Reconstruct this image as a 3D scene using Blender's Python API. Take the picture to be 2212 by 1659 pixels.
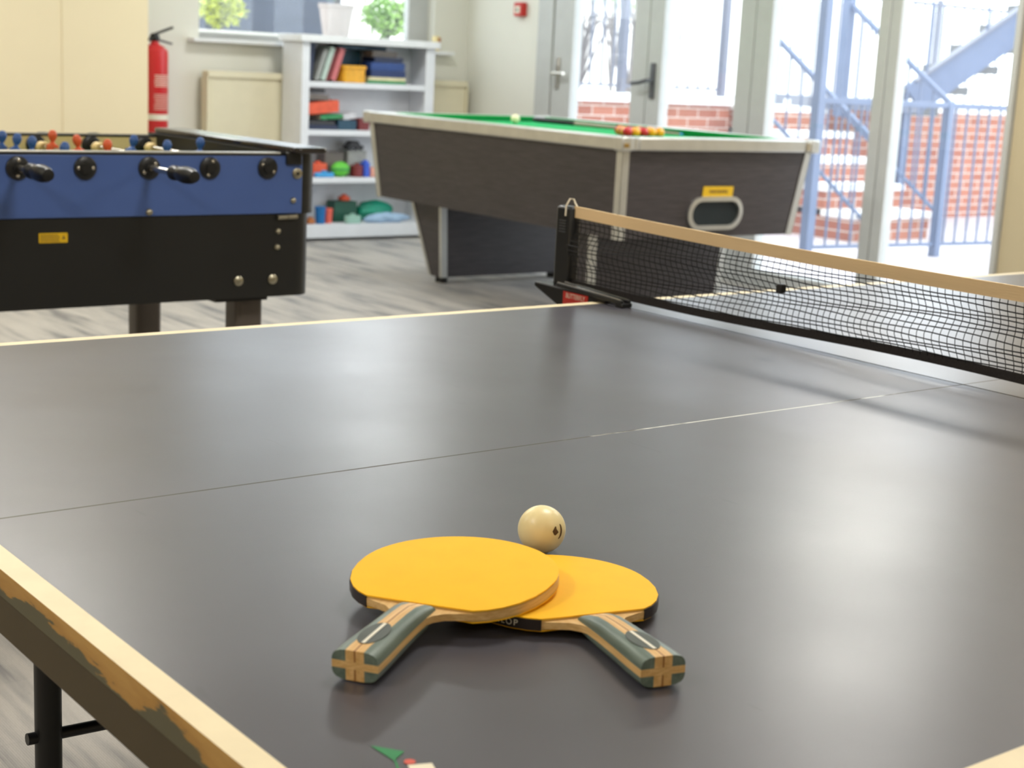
import bpy, bmesh, math, random
from mathutils import Vector, Matrix

for o in list(bpy.data.objects):
    bpy.data.objects.remove(o)
SC = bpy.context.scene
COL = SC.collection
R = math.radians

# ------------------------------------------------------------------ camera
cam_d = bpy.data.cameras.new('camera')
cam = bpy.data.objects.new('camera', cam_d)
COL.objects.link(cam)
CAM = Vector((-0.3822, -1.99689, 1.15492))
YAW, PITCH, ROLL = 0.664919, -0.204801, 0.050894
fwd = Vector((math.sin(YAW) * math.cos(PITCH), math.cos(YAW) * math.cos(PITCH), math.sin(PITCH)))
rt = Vector((math.cos(YAW), -math.sin(YAW), 0))
up = rt.cross(fwd)
rt2 = rt * math.cos(ROLL) + up * math.sin(ROLL)
up2 = up * math.cos(ROLL) - rt * math.sin(ROLL)
M = Matrix((rt2, up2, -fwd)).transposed().to_4x4()
M.translation = CAM
cam.matrix_world = M
cam_d.sensor_width = 36.0
cam_d.lens = 3293.42 / 2212 * 36.0
cam_d.clip_start = 0.05
cam_d.clip_end = 200
cam_d.dof.use_dof = True
cam_d.dof.focus_distance = 1.5
cam_d.dof.aperture_fstop = 11
SC.camera = cam

# ------------------------------------------------------------------ view, world, lights
SC.view_settings.view_transform = 'Standard'
SC.view_settings.look = 'None'
SC.view_settings.gamma = 1.0
SC.view_settings.exposure = 0.0
SC.view_settings.use_curve_mapping = False
SC.cycles.use_denoising = True
SC.cycles.max_bounces = 10
SC.cycles.transparent_max_bounces = 24

world = bpy.data.worlds.new('world')
SC.world = world
world.use_nodes = True
wn = world.node_tree
bg = wn.nodes['Background']
bg.inputs['Color'].default_value = (0.90, 0.95, 1.0, 1)
bg.inputs['Strength'].default_value = 4.5


def area(name, loc, rot, sx, sy, power, color, portal=False):
    d = bpy.data.lights.new(name, 'AREA')
    d.shape = 'RECTANGLE'
    d.size, d.size_y = sx, sy
    d.energy = power
    d.color = color
    o = bpy.data.objects.new(name, d)
    COL.objects.link(o)
    o.location = loc
    o.rotation_euler = rot
    if portal:
        d.cycles.is_portal = True
    return o


WARM = (1.0, 0.98, 0.93)
LAMP_SPOTS = [(-1.6, -3.6), (1.4, -3.6), (4.5, -3.6), (-1.6, -0.6), (1.4, -0.6), (4.5, 0.3),
              (-1.6, 2.4), (1.2, 2.55), (4.7, 2.0), (1.4, 5.0), (4.2, 5.0)]
LAMP_W = {-3.6: 12, -0.6: 31, 0.3: 21, 2.0: 27, 2.4: 30, 2.55: 30, 5.0: 30}
for i, (lx, ly) in enumerate(LAMP_SPOTS):
    area('ceiling_lamp_light', (lx, ly, 2.655), (0, 0, 0), 0.56, 0.56,
         LAMP_W[ly] * (1.45 if lx > 3 and ly < 4 else 1.0), WARM if ly < 4 else (0.93, 0.97, 1.0) if ly > 4 else (0.98, 0.99, 1.0))
# daylight is sampled through the real openings
area('daylight_portal', (6.12, 4.2, 1.2), (0, R(90), 0), 2.4, 3.7, 1, (1, 1, 1), True)
area('daylight_portal', (4.8, 7.12, 1.75), (R(-90), 0, 0), 1.62, 1.05, 1, (1, 1, 1), True)


# ------------------------------------------------------------------ materials
def lin(c):
    out = []
    for v in c:
        v = v / 255.0
        out.append(v / 12.92 if v <= 0.04045 else ((v + 0.055) / 1.055) ** 2.4)
    return tuple(out) + (1.0,)


def new_mat(name):
    m = bpy.data.materials.new(name)
    m.use_nodes = True
    nt = m.node_tree
    return m, nt, nt.nodes['Principled BSDF']


def tex_coord(nt, scale=(1, 1, 1), rot=(0, 0, 0), kind='Object'):
    tc = nt.nodes.new('ShaderNodeTexCoord')
    mp = nt.nodes.new('ShaderNodeMapping')
    mp.inputs['Scale'].default_value = scale
    mp.inputs['Rotation'].default_value = rot
    nt.links.new(tc.outputs[kind], mp.inputs['Vector'])
    return mp.outputs['Vector']


def noise(nt, vec, scale, detail=3, rough=0.55):
    n = nt.nodes.new('ShaderNodeTexNoise')
    n.inputs['Scale'].default_value = scale
    n.inputs['Detail'].default_value = detail
    n.inputs['Roughness'].default_value = rough
    nt.links.new(vec, n.inputs['Vector'])
    return n.outputs['Fac']


def ramp(nt, fac, stops):
    r = nt.nodes.new('ShaderNodeValToRGB')
    el = r.color_ramp.elements
    while len(el) < len(stops):
        el.new(0.5)
    for e, (p, c) in zip(el, stops):
        e.position = p
        e.color = c
    nt.links.new(fac, r.inputs['Fac'])
    return r.outputs['Color']


def mixc(nt, fac, a, b, mode='MIX'):
    x = nt.nodes.new('ShaderNodeMix')
    x.data_type = 'RGBA'
    x.blend_type = mode
    for s, v in ((x.inputs['Factor'], fac), (x.inputs['A'], a), (x.inputs['B'], b)):
        if isinstance(v, (float, int)):
            s.default_value = v
        elif isinstance(v, tuple):
            s.default_value = v
        else:
            nt.links.new(v, s)
    return x.outputs['Result']


def math_n(nt, op, a, b=0.0, c=0.0):
    x = nt.nodes.new('ShaderNodeMath')
    x.operation = op
    for s, v in zip(x.inputs, (a, b, c)):
        if isinstance(v, (float, int)):
            s.default_value = v
        else:
            nt.links.new(v, s)
    return x.outputs[0]


def bump(nt, p, h, strength, dist=0.001):
    b = nt.nodes.new('ShaderNodeBump')
    b.inputs['Strength'].default_value = strength
    b.inputs['Distance'].default_value = dist
    nt.links.new(h, b.inputs['Height'])
    nt.links.new(b.outputs['Normal'], p.inputs['Normal'])


def mat(name, rgb, rough=0.5, metal=0.0, var=0.08, scale=12, bmp=0.0, bscale=200, spec=0.5, stretch=(1, 1, 1), alpha=None):
    m, nt, p = new_mat(name)
    c = lin(rgb)
    lo = tuple(v * (1 - var) for v in c[:3]) + (1,)
    hi = tuple(min(1, v * (1 + var)) for v in c[:3]) + (1,)
    vec = tex_coord(nt, stretch)
    f = noise(nt, vec, scale)
    nt.links.new(ramp(nt, f, [(0.3, lo), (0.7, hi)]), p.inputs['Base Color'])
    p.inputs['Roughness'].default_value = rough
    p.inputs['Metallic'].default_value = metal
    p.inputs['Specular IOR Level'].default_value = spec
    if bmp:
        bump(nt, p, noise(nt, vec, bscale, 2), bmp)
    if alpha is not None:
        p.inputs['Alpha'].default_value = alpha
    return m


MT = {}
MT['wall_cream'] = mat('wall_cream', (232, 218, 184), 0.8, var=0.02, scale=2, bmp=0.05, bscale=120, spec=0.2)
MT['wall_pale'] = mat('wall_pale', (228, 227, 217), 0.8, var=0.02, scale=2, bmp=0.05, bscale=120, spec=0.2)
MT['ceiling'] = mat('ceiling_white', (238, 234, 224), 0.9, var=0.02)
MT['white_paint'] = mat('white_paint', (232, 234, 236), 0.45, var=0.03)
MT['shelf_white'] = mat('shelf_white', (226, 229, 234), 0.5, var=0.03)
MT['pvc'] = mat('white_frame', (188, 190, 188), 0.4, var=0.03)
MT['black_plastic'] = mat('black_plastic', (22, 23, 25), 0.35, var=0.2)
MT['black_metal'] = mat('black_metal', (14, 14, 15), 0.4, var=0.2, spec=0.4)
MT['chrome'] = mat('chrome', (205, 200, 190), 0.22, 1.0, var=0.05)
MT['nickel'] = mat('nickel', (176, 170, 150), 0.32, 1.0, var=0.1)
MT['silver'] = mat('silver_trim', (196, 196, 192), 0.38, 0.75, var=0.06)
MT['grey_handle'] = mat('grey_handle', (96, 98, 102), 0.4, 0.5, var=0.1)
MT['cord_white'] = mat('cord_white', (226, 214, 190), 0.8, var=0.1)
MT['brass'] = mat('brass', (160, 130, 70), 0.4, 0.7, var=0.1)


def wood_mat(name, a, b, rough=0.45, stretch=(2, 30, 30), spec=0.4):
    m, nt, p = new_mat(name)
    vec = tex_coord(nt, stretch)
    f = noise(nt, vec, 3, 5, 0.6)
    nt.links.new(ramp(nt, f, [(0.3, lin(a)), (0.7, lin(b))]), p.inputs['Base Color'])
    p.inputs['Roughness'].default_value = rough
    p.inputs['Specular IOR Level'].default_value = spec
    return m


MT['wenge'] = wood_mat('dark_wood_laminate', (52, 48, 51), (74, 69, 71), 0.42, (3, 3, 60))
MT['blade_wood'] = wood_mat('pale_plywood', (206, 160, 96), (232, 196, 136), 0.5, (8, 60, 200))
MT['handle_tan'] = wood_mat('tan_wood', (204, 158, 92), (232, 192, 132), 0.45, (6, 90, 90))
MT['handle_green'] = wood_mat('grey_green_wood', (84, 100, 92), (116, 130, 120), 0.4, (6, 60, 60))
MT['handle_brown'] = wood_mat('brown_wood_line', (140, 92, 46), (168, 116, 62), 0.5, (6, 60, 60))
MT['rubber_yellow'] = mat('yellow_rubber', (252, 190, 20), 0.62, var=0.03, scale=30, bmp=0.06, bscale=900, spec=0.25)
MT['rubber_edge'] = mat('sponge_edge', (206, 166, 92), 0.8, var=0.08, scale=60)
MT['rubber_black'] = mat('black_rubber', (26, 24, 22), 0.6, var=0.2)
MT['tape_black'] = mat('black_edge_tape', (34, 24, 22), 0.4, var=0.15)
MT['decal_dark'] = mat('dark_decal', (70, 76, 70), 0.3, var=0.15, scale=60)
MT['ink_white'] = mat('white_ink', (232, 226, 208), 0.5, var=0.04)
MT['ball_cream'] = mat('cream_celluloid', (247, 229, 174), 0.35, var=0.03, spec=0.45)
MT['ball_ink'] = mat('brown_ink', (96, 66, 22), 0.5, var=0.15)
MT['tape_tan'] = mat('tan_net_tape', (234, 204, 158), 0.85, var=0.08, scale=20, bmp=0.2, bscale=500, stretch=(1, 0.1, 1))
MT['net_black'] = mat('black_net_string', (16, 15, 18), 0.7, var=0.2)
MT['net_band'] = mat('charcoal_net_band', (44, 40, 40), 0.9, var=0.2, scale=300)
MT['label_red'] = mat('red_label', (196, 42, 34), 0.4, var=0.06)
MT['label_yellow'] = mat('yellow_label', (226, 184, 30), 0.4, var=0.06, scale=60)
MT['sticker_green'] = mat('green_sticker', (24, 132, 72), 0.4, var=0.12, scale=90)
MT['sticker_red'] = mat('red_sticker', (206, 84, 66), 0.4, var=0.1)
MT['sticker_white'] = mat('cream_sticker', (236, 226, 200), 0.5, var=0.05)
MT['foos_blue'] = mat('blue_laminate', (72, 98, 158), 0.38, var=0.05, scale=5)
MT['foos_black'] = mat('black_laminate', (21, 22, 22), 0.42, var=0.12, scale=6, bmp=0.05, bscale=700)
MT['foos_ledge'] = mat('dark_brown_ledge', (46, 42, 40), 0.14, var=0.1)
MT['foos_cream'] = mat('cream_inner_board', (226, 204, 148), 0.5, var=0.04)
MT['foos_leg'] = mat('grey_brown_leg', (84, 76, 70), 0.45, var=0.06)
MT['foos_field'] = mat('green_field', (50, 120, 70), 0.5, var=0.06)
MT['player_blue'] = mat('blue_player', (52, 92, 160), 0.4, var=0.06)
MT['player_orange'] = mat('orange_player', (226, 96, 52), 0.4, var=0.06)
MT['player_cream'] = mat('cream_stopper', (226, 200, 140), 0.5, var=0.05)
MT['cloth_green'] = mat('green_baize', (44, 168, 98), 0.9, var=0.05, scale=60, bmp=0.1, bscale=800, spec=0.1)
MT['ball_red'] = mat('red_pool_ball', (196, 34, 40), 0.12, var=0.04)
MT['ball_yellow'] = mat('yellow_pool_ball', (240, 166, 30), 0.12, var=0.04)
MT['ball_black'] = mat('black_pool_ball', (20, 20, 22), 0.12, var=0.04)
MT['ball_white'] = mat('white_pool_ball', (236, 230, 190), 0.12, var=0.03)
MT['cue_wood'] = wood_mat('cue_wood', (150, 140, 130), (180, 168, 150), 0.3, (2, 60, 60))
MT['dark_hole'] = mat('dark_interior', (12, 26, 30), 0.7, var=0.2)
MT['ext_red'] = mat('red_enamel', (206, 40, 44), 0.3, var=0.04)
MT['radiator'] = mat('cream_radiator', (226, 218, 190), 0.4, var=0.02)
MT['rail_blue'] = mat('blue_grey_paint', (92, 106, 134), 0.45, var=0.06, scale=6)
MT['rail_grey'] = mat('pale_grey_paint', (108, 112, 126), 0.5, var=0.06, scale=6)
MT['render_white'] = mat('white_render', (236, 232, 226), 0.9, var=0.06, scale=3, bmp=0.2, bscale=40)
MT['coping'] = mat('white_coping', (240, 238, 234), 0.9, var=0.05, scale=6)
MT['tread_grey'] = mat('dark_tread', (96, 98, 100), 0.7, var=0.1)
MT['slate_blue'] = mat('slate_blue_cladding', (62, 68, 84), 0.6, var=0.1, scale=3, stretch=(1, 1, 6))
MT['pot_grey'] = mat('weathered_pot', (164, 152, 146), 0.8, var=0.14, scale=30, stretch=(3, 3, 0.3))
MT['leaf_a'] = mat('light_green_leaf', (158, 196, 110), 0.6, var=0.3, scale=9)
MT['leaf_b'] = mat('mid_green_leaf', (104, 146, 110), 0.6, var=0.3, scale=9)
MT['leaf_c'] = mat('yellow_green_leaf', (196, 204, 84), 0.6, var=0.3, scale=9)
MT['bark'] = mat('grey_bark', (124, 118, 116), 0.9, var=0.2, scale=20)
MT['paper'] = mat('page_paper', (226, 220, 204), 0.9, var=0.06, scale=200)
MT['orange_brown'] = mat('orange_brown_plastic', (176, 104, 50), 0.5, var=0.1)

# lamp diffusers
m, nt, p = new_mat('lamp_diffuser')
vec = tex_coord(nt)
p.inputs['Base Color'].default_value = (0.9, 0.88, 0.82, 1)
p.inputs['Emission Color'].default_value = (1.0, 0.84, 0.6, 1)
nt.links.new(math_n(nt, 'MULTIPLY_ADD', noise(nt, vec, 30), 0.2, 3.0), p.inputs['Emission Strength'])
MT['lamp'] = m

# glass: clear pane with a fresnel reflection
m, nt, p = new_mat('window_glass')
nt.nodes.remove(p)
tr = nt.nodes.new('ShaderNodeBsdfTransparent')
gl = nt.nodes.new('ShaderNodeBsdfGlossy')
mx = nt.nodes.new('ShaderNodeMixShader')
fr = nt.nodes.new('ShaderNodeLayerWeight')
fr.inputs['Blend'].default_value = 0.5
fac = math_n(nt, 'MULTIPLY_ADD', math_n(nt, 'POWER', fr.outputs['Facing'], 5.0), 0.6, 0.03)
nz = noise(nt, tex_coord(nt), 3)
nt.links.new(ramp(nt, nz, [(0.3, (0.93, 0.96, 0.97, 1)), (0.7, (0.96, 0.98, 0.99, 1))]), tr.inputs['Color'])
gl.inputs['Roughness'].default_value = 0.02
nt.links.new(fac, mx.inputs[0])
nt.links.new(tr.outputs[0], mx.inputs[1])
nt.links.new(gl.outputs[0], mx.inputs[2])
du = nt.nodes.new('ShaderNodeBsdfTranslucent')  # pale translucent veil mixed in to imitate lens bloom
du.inputs['Color'].default_value = (0.85, 0.92, 1.0, 1)
mx2 = nt.nodes.new('ShaderNodeMixShader')
nt.links.new(math_n(nt, 'MULTIPLY_ADD', nz, 0.02, 0.012), mx2.inputs[0])
nt.links.new(mx.outputs[0], mx2.inputs[1])
nt.links.new(du.outputs[0], mx2.inputs[2])
nt.links.new(mx2.outputs[0], nt.nodes['Material Output'].inputs['Surface'])
MT['glass'] = m

# crumpled clear polythene
MT['polythene'] = mat('pale_blue_polythene', (176, 206, 236), 0.25, var=0.12, scale=30, bmp=0.6, bscale=60, alpha=0.8)

# table top: dark grey lacquer with fine grain, faint scuffs
m, nt, p = new_mat('dark_grey_table_top')
vec = tex_coord(nt)
f1 = noise(nt, vec, 3.5, 4)
c = ramp(nt, f1, [(0.3, lin((69, 67, 74))), (0.72, lin((78, 77, 84)))])
sv = tex_coord(nt, (30, 5, 5), (0, 0, R(38)))
sc_ = noise(nt, sv, 2.2, 2)
scf = ramp(nt, sc_, [(0.735, (0, 0, 0, 1)), (0.76, (1, 1, 1, 1))])
c = mixc(nt, math_n(nt, 'MULTIPLY', scf, 0.35), c, lin((52, 52, 56)))
nt.links.new(c, p.inputs['Base Color'])
rg = noise(nt, vec, 5, 4)
nt.links.new(math_n(nt, 'MULTIPLY_ADD', rg, 0.10, 0.265), p.inputs['Roughness'])
p.inputs['Specular IOR Level'].default_value = 0.8
bump(nt, p, noise(nt, vec, 900, 2), 0.12, 0.0006)
MT['table_top'] = m

# cream boundary paint
MT['line_cream'] = mat('cream_line_paint', (238, 222, 184), 0.5, var=0.05, scale=25, bmp=0.05, bscale=300)

# worn centre line: dark line with paint streaks and a painted-in glint
m, nt, p = new_mat('worn_line_with_glint')
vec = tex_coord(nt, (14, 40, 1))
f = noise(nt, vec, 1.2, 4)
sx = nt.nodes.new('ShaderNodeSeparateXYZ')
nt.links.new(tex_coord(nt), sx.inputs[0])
# the pale stretch is a specular glint put into the base colour
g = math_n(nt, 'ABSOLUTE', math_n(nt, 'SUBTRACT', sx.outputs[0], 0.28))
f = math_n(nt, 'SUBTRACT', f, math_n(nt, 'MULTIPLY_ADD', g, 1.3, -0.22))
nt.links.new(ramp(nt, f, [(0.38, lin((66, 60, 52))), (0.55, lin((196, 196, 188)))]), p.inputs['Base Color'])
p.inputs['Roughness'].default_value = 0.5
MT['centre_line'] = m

# table edge: dark varnish with worn tan patches
m, nt, p = new_mat('worn_table_edge')
vec = tex_coord(nt, (9, 9, 50))
f = noise(nt, vec, 1.1, 5, 0.6)
sz = nt.nodes.new('ShaderNodeSeparateXYZ')
nt.links.new(tex_coord(nt), sz.inputs[0])
f = math_n(nt, 'ADD', f, math_n(nt, 'MULTIPLY_ADD', sz.outputs[2], 14.0, -10.55))
nt.links.new(ramp(nt, f, [(0.40, lin((84, 80, 58))), (0.43, lin((164, 122, 56))), (0.62, lin((178, 138, 72)))]), p.inputs['Base Color'])
p.inputs['Roughness'].default_value = 0.6
MT['edge_worn'] = m
MT['apron'] = mat('olive_brown_apron', (62, 50, 24), 0.6, var=0.08, scale=14, stretch=(10, 1, 1))

# carpet: pale grey planks, dark streaks along y, fine ribs
m, nt, p = new_mat('streaked_carpet')
v0 = tex_coord(nt)
v1 = tex_coord(nt, (9.0, 1.5, 1))
v2 = tex_coord(nt, (34.0, 2.4, 1))
big = noise(nt, v1, 1.0, 3)
fine = noise(nt, v2, 1.0, 4)
s = math_n(nt, 'ADD', math_n(nt, 'MULTIPLY', big, 0.55), math_n(nt, 'MULTIPLY', fine, 0.5))
base = ramp(nt, s, [(0.41, lin((98, 98, 104))), (0.48, lin((160, 157, 154))), (0.58, lin((188, 183, 177))), (0.68, lin((196, 191, 184)))])
vb = tex_coord(nt, (4, 1, 1))
bk = nt.nodes.new('ShaderNodeTexBrick')
bk.offset = 0.5
bk.inputs['Scale'].default_value = 1.0
bk.inputs['Brick Width'].default_value = 1.0
bk.inputs['Row Height'].default_value = 1.0
bk.inputs['Mortar Size'].default_value = 0.004
bk.inputs['Color1'].default_value = (1, 1, 1, 1)
bk.inputs['Color2'].default_value = (0.93, 0.93, 0.93, 1)
bk.inputs['Mortar'].default_value = (0.86, 0.86, 0.86, 1)
nt.links.new(tex_coord(nt, (1.0, 4.0, 1), (0, 0, R(90))), bk.inputs['Vector'])
base = mixc(nt, 1.0, base, bk.outputs['Color'], 'MULTIPLY')
wv = nt.nodes.new('ShaderNodeTexWave')
wv.wave_type = 'BANDS'
wv.bands_direction = 'X'
wv.inputs['Scale'].default_value = 75
wv.inputs['Distortion'].default_value = 2.0
wv.inputs['Detail'].default_value = 2
wv.inputs['Detail Scale'].default_value = 3
nt.links.new(v0, wv.inputs['Vector'])
rib = ramp(nt, wv.outputs['Fac'], [(0.1, (0.66, 0.64, 0.60, 1)), (0.6, (1, 1, 1, 1))])
base = mixc(nt, 1.0, base, rib, 'MULTIPLY')
nt.links.new(base, p.inputs['Base Color'])
p.inputs['Roughness'].default_value = 0.52
p.inputs['Specular IOR Level'].default_value = 0.5
p.inputs['Sheen Weight'].default_value = 0.3
bump(nt, p, wv.outputs['Fac'], 0.3, 0.002)
MT['carpet'] = m


def brick_mat(name, rot):
    m, nt, p = new_mat(name)
    vec = tex_coord(nt, (1, 1, 1), rot)
    b = nt.nodes.new('ShaderNodeTexBrick')
    b.inputs['Scale'].default_value = 1.0
    b.inputs['Brick Width'].default_value = 0.225
    b.inputs['Row Height'].default_value = 0.075
    b.inputs['Mortar Size'].default_value = 0.006
    b.inputs['Color1'].default_value = lin((180, 112, 86))
    b.inputs['Color2'].default_value = lin((158, 92, 70))
    b.inputs['Mortar'].default_value = lin((206, 190, 178))
    nt.links.new(vec, b.inputs['Vector'])
    n = noise(nt, vec, 6)
    nt.links.new(mixc(nt, 1.0, b.outputs['Color'], ramp(nt, n, [(0.3, (0.85, 0.85, 0.85, 1)), (0.7, (1, 1, 1, 1))]), 'MULTIPLY'), p.inputs['Base Color'])
    p.inputs['Roughness'].default_value = 0.9
    return m


MT['brick'] = brick_mat('orange_brick', (R(90), 0, 0))
m, nt, p = new_mat('pale_pavers')
vec = tex_coord(nt)
b = nt.nodes.new('ShaderNodeTexBrick')
b.inputs['Scale'].default_value = 1.0
b.inputs['Brick Width'].default_value = 0.6
b.inputs['Row Height'].default_value = 0.4
b.inputs['Mortar Size'].default_value = 0.008
b.inputs['Color1'].default_value = lin((214, 206, 206))
b.inputs['Color2'].default_value = lin((200, 190, 192))
b.inputs['Mortar'].default_value = lin((170, 164, 164))
nt.links.new(vec, b.inputs['Vector'])
nt.links.new(b.outputs['Color'], p.inputs['Base Color'])
p.inputs['Roughness'].default_value = 0.6
MT['pavers'] = m

# ------------------------------------------------------------------ object helpers
ORG = {}


class MB:
    """collects shapes, links them as ONE mesh object"""

    def __init__(s):
        s.v, s.f, s.mi, s.cur, s.mats = [], [], [], 0, []

    def use(s, m):
        if m not in s.mats:
            s.mats.append(m)
        s.cur = s.mats.index(m)
        return s

    def face(s, idx):
        s.f.append(tuple(idx))
        s.mi.append(s.cur)

    def add(s, vs):
        b = len(s.v)
        s.v += [Vector(x) for x in vs]
        return b

    def box(s, x0, x1, y0, y1, z0, z1):
        return s.hexa([(x0, y0, z0), (x1, y0, z0), (x1, y1, z0), (x0, y1, z0), (x0, y0, z1), (x1, y0, z1), (x1, y1, z1), (x0, y1, z1)])

    def hexa(s, c):
        b = s.add(c)
        for q in ((3, 2, 1, 0), (4, 5, 6, 7), (0, 1, 5, 4), (1, 2, 6, 5), (2, 3, 7, 6), (3, 0, 4, 7)):
            s.face([b + i for i in q])
        return s

    def obox(s, c, half, mtx):
        c = Vector(c)
        hx, hy, hz = half
        pts = [c + mtx @ Vector((sx * hx, sy * hy, sz * hz)) for sx, sy, sz in
               ((-1, -1, -1), (1, -1, -1), (1, 1, -1), (-1, 1, -1), (-1, -1, 1), (1, -1, 1), (1, 1, 1), (-1, 1, 1))]
        return s.hexa(pts)

    def prism(s, poly, fn0, fn1):
        """poly: list of 2D; fn maps 2D -> 3D for both caps"""
        n = len(poly)
        b = s.add([fn0(q) for q in poly])
        t = s.add([fn1(q) for q in poly])
        s.face([b + i for i in range(n)][::-1])
        s.face([t + i for i in range(n)])
        for i in range(n):
            j = (i + 1) % n
            s.face((b + i, b + j, t + j, t + i))
        return s

    def zprism(s, poly, z0, z1):
        return s.prism(poly, lambda q: (q[0], q[1], z0), lambda q: (q[0], q[1], z1))

    def tube(s, pts, r, seg=10, caps=True, closed=False):
        pts = [Vector(q) for q in pts]
        n = len(pts)
        rr = r if isinstance(r, (list, tuple)) else [r] * n
        rings = []
        prev = None
        for i, q in enumerate(pts):
            if closed:
                d = pts[(i + 1) % n] - pts[i - 1]
            else:
                d = pts[min(i + 1, n - 1)] - pts[max(i - 1, 0)]
            d.normalize()
            if prev is None:
                a = Vector((0, 0, 1)) if abs(d.z) < 0.9 else Vector((1, 0, 0))
                u = d.cross(a).normalized()
            else:
                u = (prev - d * prev.dot(d)).normalized()
            prev = u
            w = d.cross(u)
            rings.append(s.add([q + (u * math.cos(2 * math.pi * k / seg) + w * math.sin(2 * math.pi * k / seg)) * rr[i] for k in range(seg)]))
        m = n if closed else n - 1
        for i in range(m):
            a, b = rings[i], rings[(i + 1) % n]
            for k in range(seg):
                l = (k + 1) % seg
                s.face((a + k, a + l, b + l, b + k))
        if caps and not closed:
            s.face([rings[0] + k for k in range(seg)][::-1])
            s.face([rings[-1] + k for k in range(seg)])
        return s

    def lathe(s, prof, c=(0, 0, 0), seg=24, axis=None):
        """prof: (radius, height) from one end to the other; axis = 3x3 matrix whose z is the spin axis"""
        c = Vector(c)
        A = axis or Matrix.Identity(3)
        rings = []
        for r, h in prof:
            if r < 1e-7:
                rings.append((s.add([c + A @ Vector((0, 0, h))]), 1))
            else:
                rings.append((s.add([c + A @ Vector((r * math.cos(2 * math.pi * k / seg), r * math.sin(2 * math.pi * k / seg), h)) for k in range(seg)]), seg))
        for (a, na), (b, nb) in zip(rings, rings[1:]):
            for k in range(seg):
                l = (k + 1) % seg
                if na == 1 and nb == 1:
                    continue
                if na == 1:
                    s.face((a, b + l, b + k))
                elif nb == 1:
                    s.face((a + k, a + l, b))
                else:
                    s.face((a + k, a + l, b + l, b + k))
        if rings[0][1] > 1:
            s.face([rings[0][0] + k for k in range(seg)][::-1])
        if rings[-1][1] > 1:
            s.face([rings[-1][0] + k for k in range(seg)])
        return s

    def sphere(s, c, r, seg=20, rings=12, sq=(1, 1, 1)):
        prof = [(math.sin(math.pi * i / rings), -math.cos(math.pi * i / rings)) for i in range(rings + 1)]
        prof[0] = (0, -1)
        prof[-1] = (0, 1)
        A = Matrix(((r * sq[0], 0, 0), (0, r * sq[1], 0), (0, 0, r * sq[2])))
        return s.lathe(prof, c, seg, A)

    def bar(s, a, b, w, h):
        """rectangular bar from a to b"""
        a, b = Vector(a), Vector(b)
        d = (b - a).normalized()
        z = Vector((0, 0, 1)) if abs(d.z) < 0.95 else Vector((1, 0, 0))
        u = d.cross(z).normalized()
        w_ = u.cross(d)
        c = []
        for q in (a, b):
            c.append([q - u * w / 2 - w_ * h / 2, q + u * w / 2 - w_ * h / 2, q + u * w / 2 + w_ * h / 2, q - u * w / 2 + w_ * h / 2])
        return s.hexa([c[0][0], c[0][1], c[1][1], c[1][0], c[0][3], c[0][2], c[1][2], c[1][3]])

    def build(s, name, m=None, parent=None, org=None, bevel=0.0, smooth=True, bseg=2, local=False):
        me = bpy.data.meshes.new(name)
        if parent is not None:
            o_ = ORG.get(parent.name, Vector((0, 0, 0)))
        else:
            o_ = Vector(org) if org is not None else Vector((0, 0, 0))
        sub = Vector((0, 0, 0)) if local else o_
        me.from_pydata([v - sub for v in s.v], [], s.f)
        mats = s.mats if s.mats else [m]
        for k in mats:
            me.materials.append(MT[k] if isinstance(k, str) else k)
        me.polygons.foreach_set('material_index', s.mi if s.mats else [0] * len(s.f))
        bm = bmesh.new()
        bm.from_mesh(me)
        bmesh.ops.recalc_face_normals(bm, faces=bm.faces)
        bm.to_mesh(me)
        bm.free()
        me.update()
        if smooth:
            me.polygons.foreach_set('use_smooth', [True] * len(me.polygons))
            me.set_sharp_from_angle(angle=R(38))
        ob = bpy.data.objects.new(name, me)
        COL.objects.link(ob)
        if bevel:
            md = ob.modifiers.new('edge_round', 'BEVEL')
            md.width = bevel
            md.segments = bseg
            md.limit_method = 'ANGLE'
            md.angle_limit = R(40)
        if parent is not None:
            ob.parent = parent
        elif org is not None and not local:
            ob.location = o_
        ORG[ob.name] = o_
        return ob


def tag(o, label, cat, group=None, kind=None):
    o['label'] = label
    o['category'] = cat
    if group:
        o['group'] = group
    if kind:
        o['kind'] = kind
    return o


def thing(name, label, cat, loc=(0, 0, 0), rotz=0.0, group=None, kind=None):
    o = bpy.data.objects.new(name, None)
    o.empty_display_size = 0.05
    COL.objects.link(o)
    o.location = loc
    o.rotation_euler = (0, 0, rotz)
    ORG[o.name] = Vector(loc)
    return tag(o, label, cat, group, kind)


def copy_tree(o, parent=None):
    c = o.copy()
    COL.objects.link(c)
    c.parent = parent
    ORG[c.name] = ORG.get(o.name, Vector((0, 0, 0)))
    for ch in list(o.children):
        copy_tree(ch, c)
    return c


def text_obj(name, body, m, parent, size, mtx, depth=0.0002, sx=1.0):
    cu = bpy.data.curves.new(name, 'FONT')
    cu.body = body
    cu.size = size
    cu.align_x = 'CENTER'
    cu.align_y = 'CENTER'
    cu.extrude = depth
    tmp = bpy.data.objects.new(name + '_tmp', cu)
    COL.objects.link(tmp)
    dg = bpy.context.evaluated_depsgraph_get()
    me = bpy.data.meshes.new_from_object(tmp.evaluated_get(dg))
    bpy.data.objects.remove(tmp)
    me.transform(Matrix.Diagonal((sx, 1, 1, 1)))
    me.transform(mtx)
    me.materials.clear()
    me.materials.append(MT[m])
    o = bpy.data.objects.new(name, me)
    COL.objects.link(o)
    o.parent = parent
    ORG[o.name] = ORG.get(parent.name, Vector((0, 0, 0)))
    return o


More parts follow.
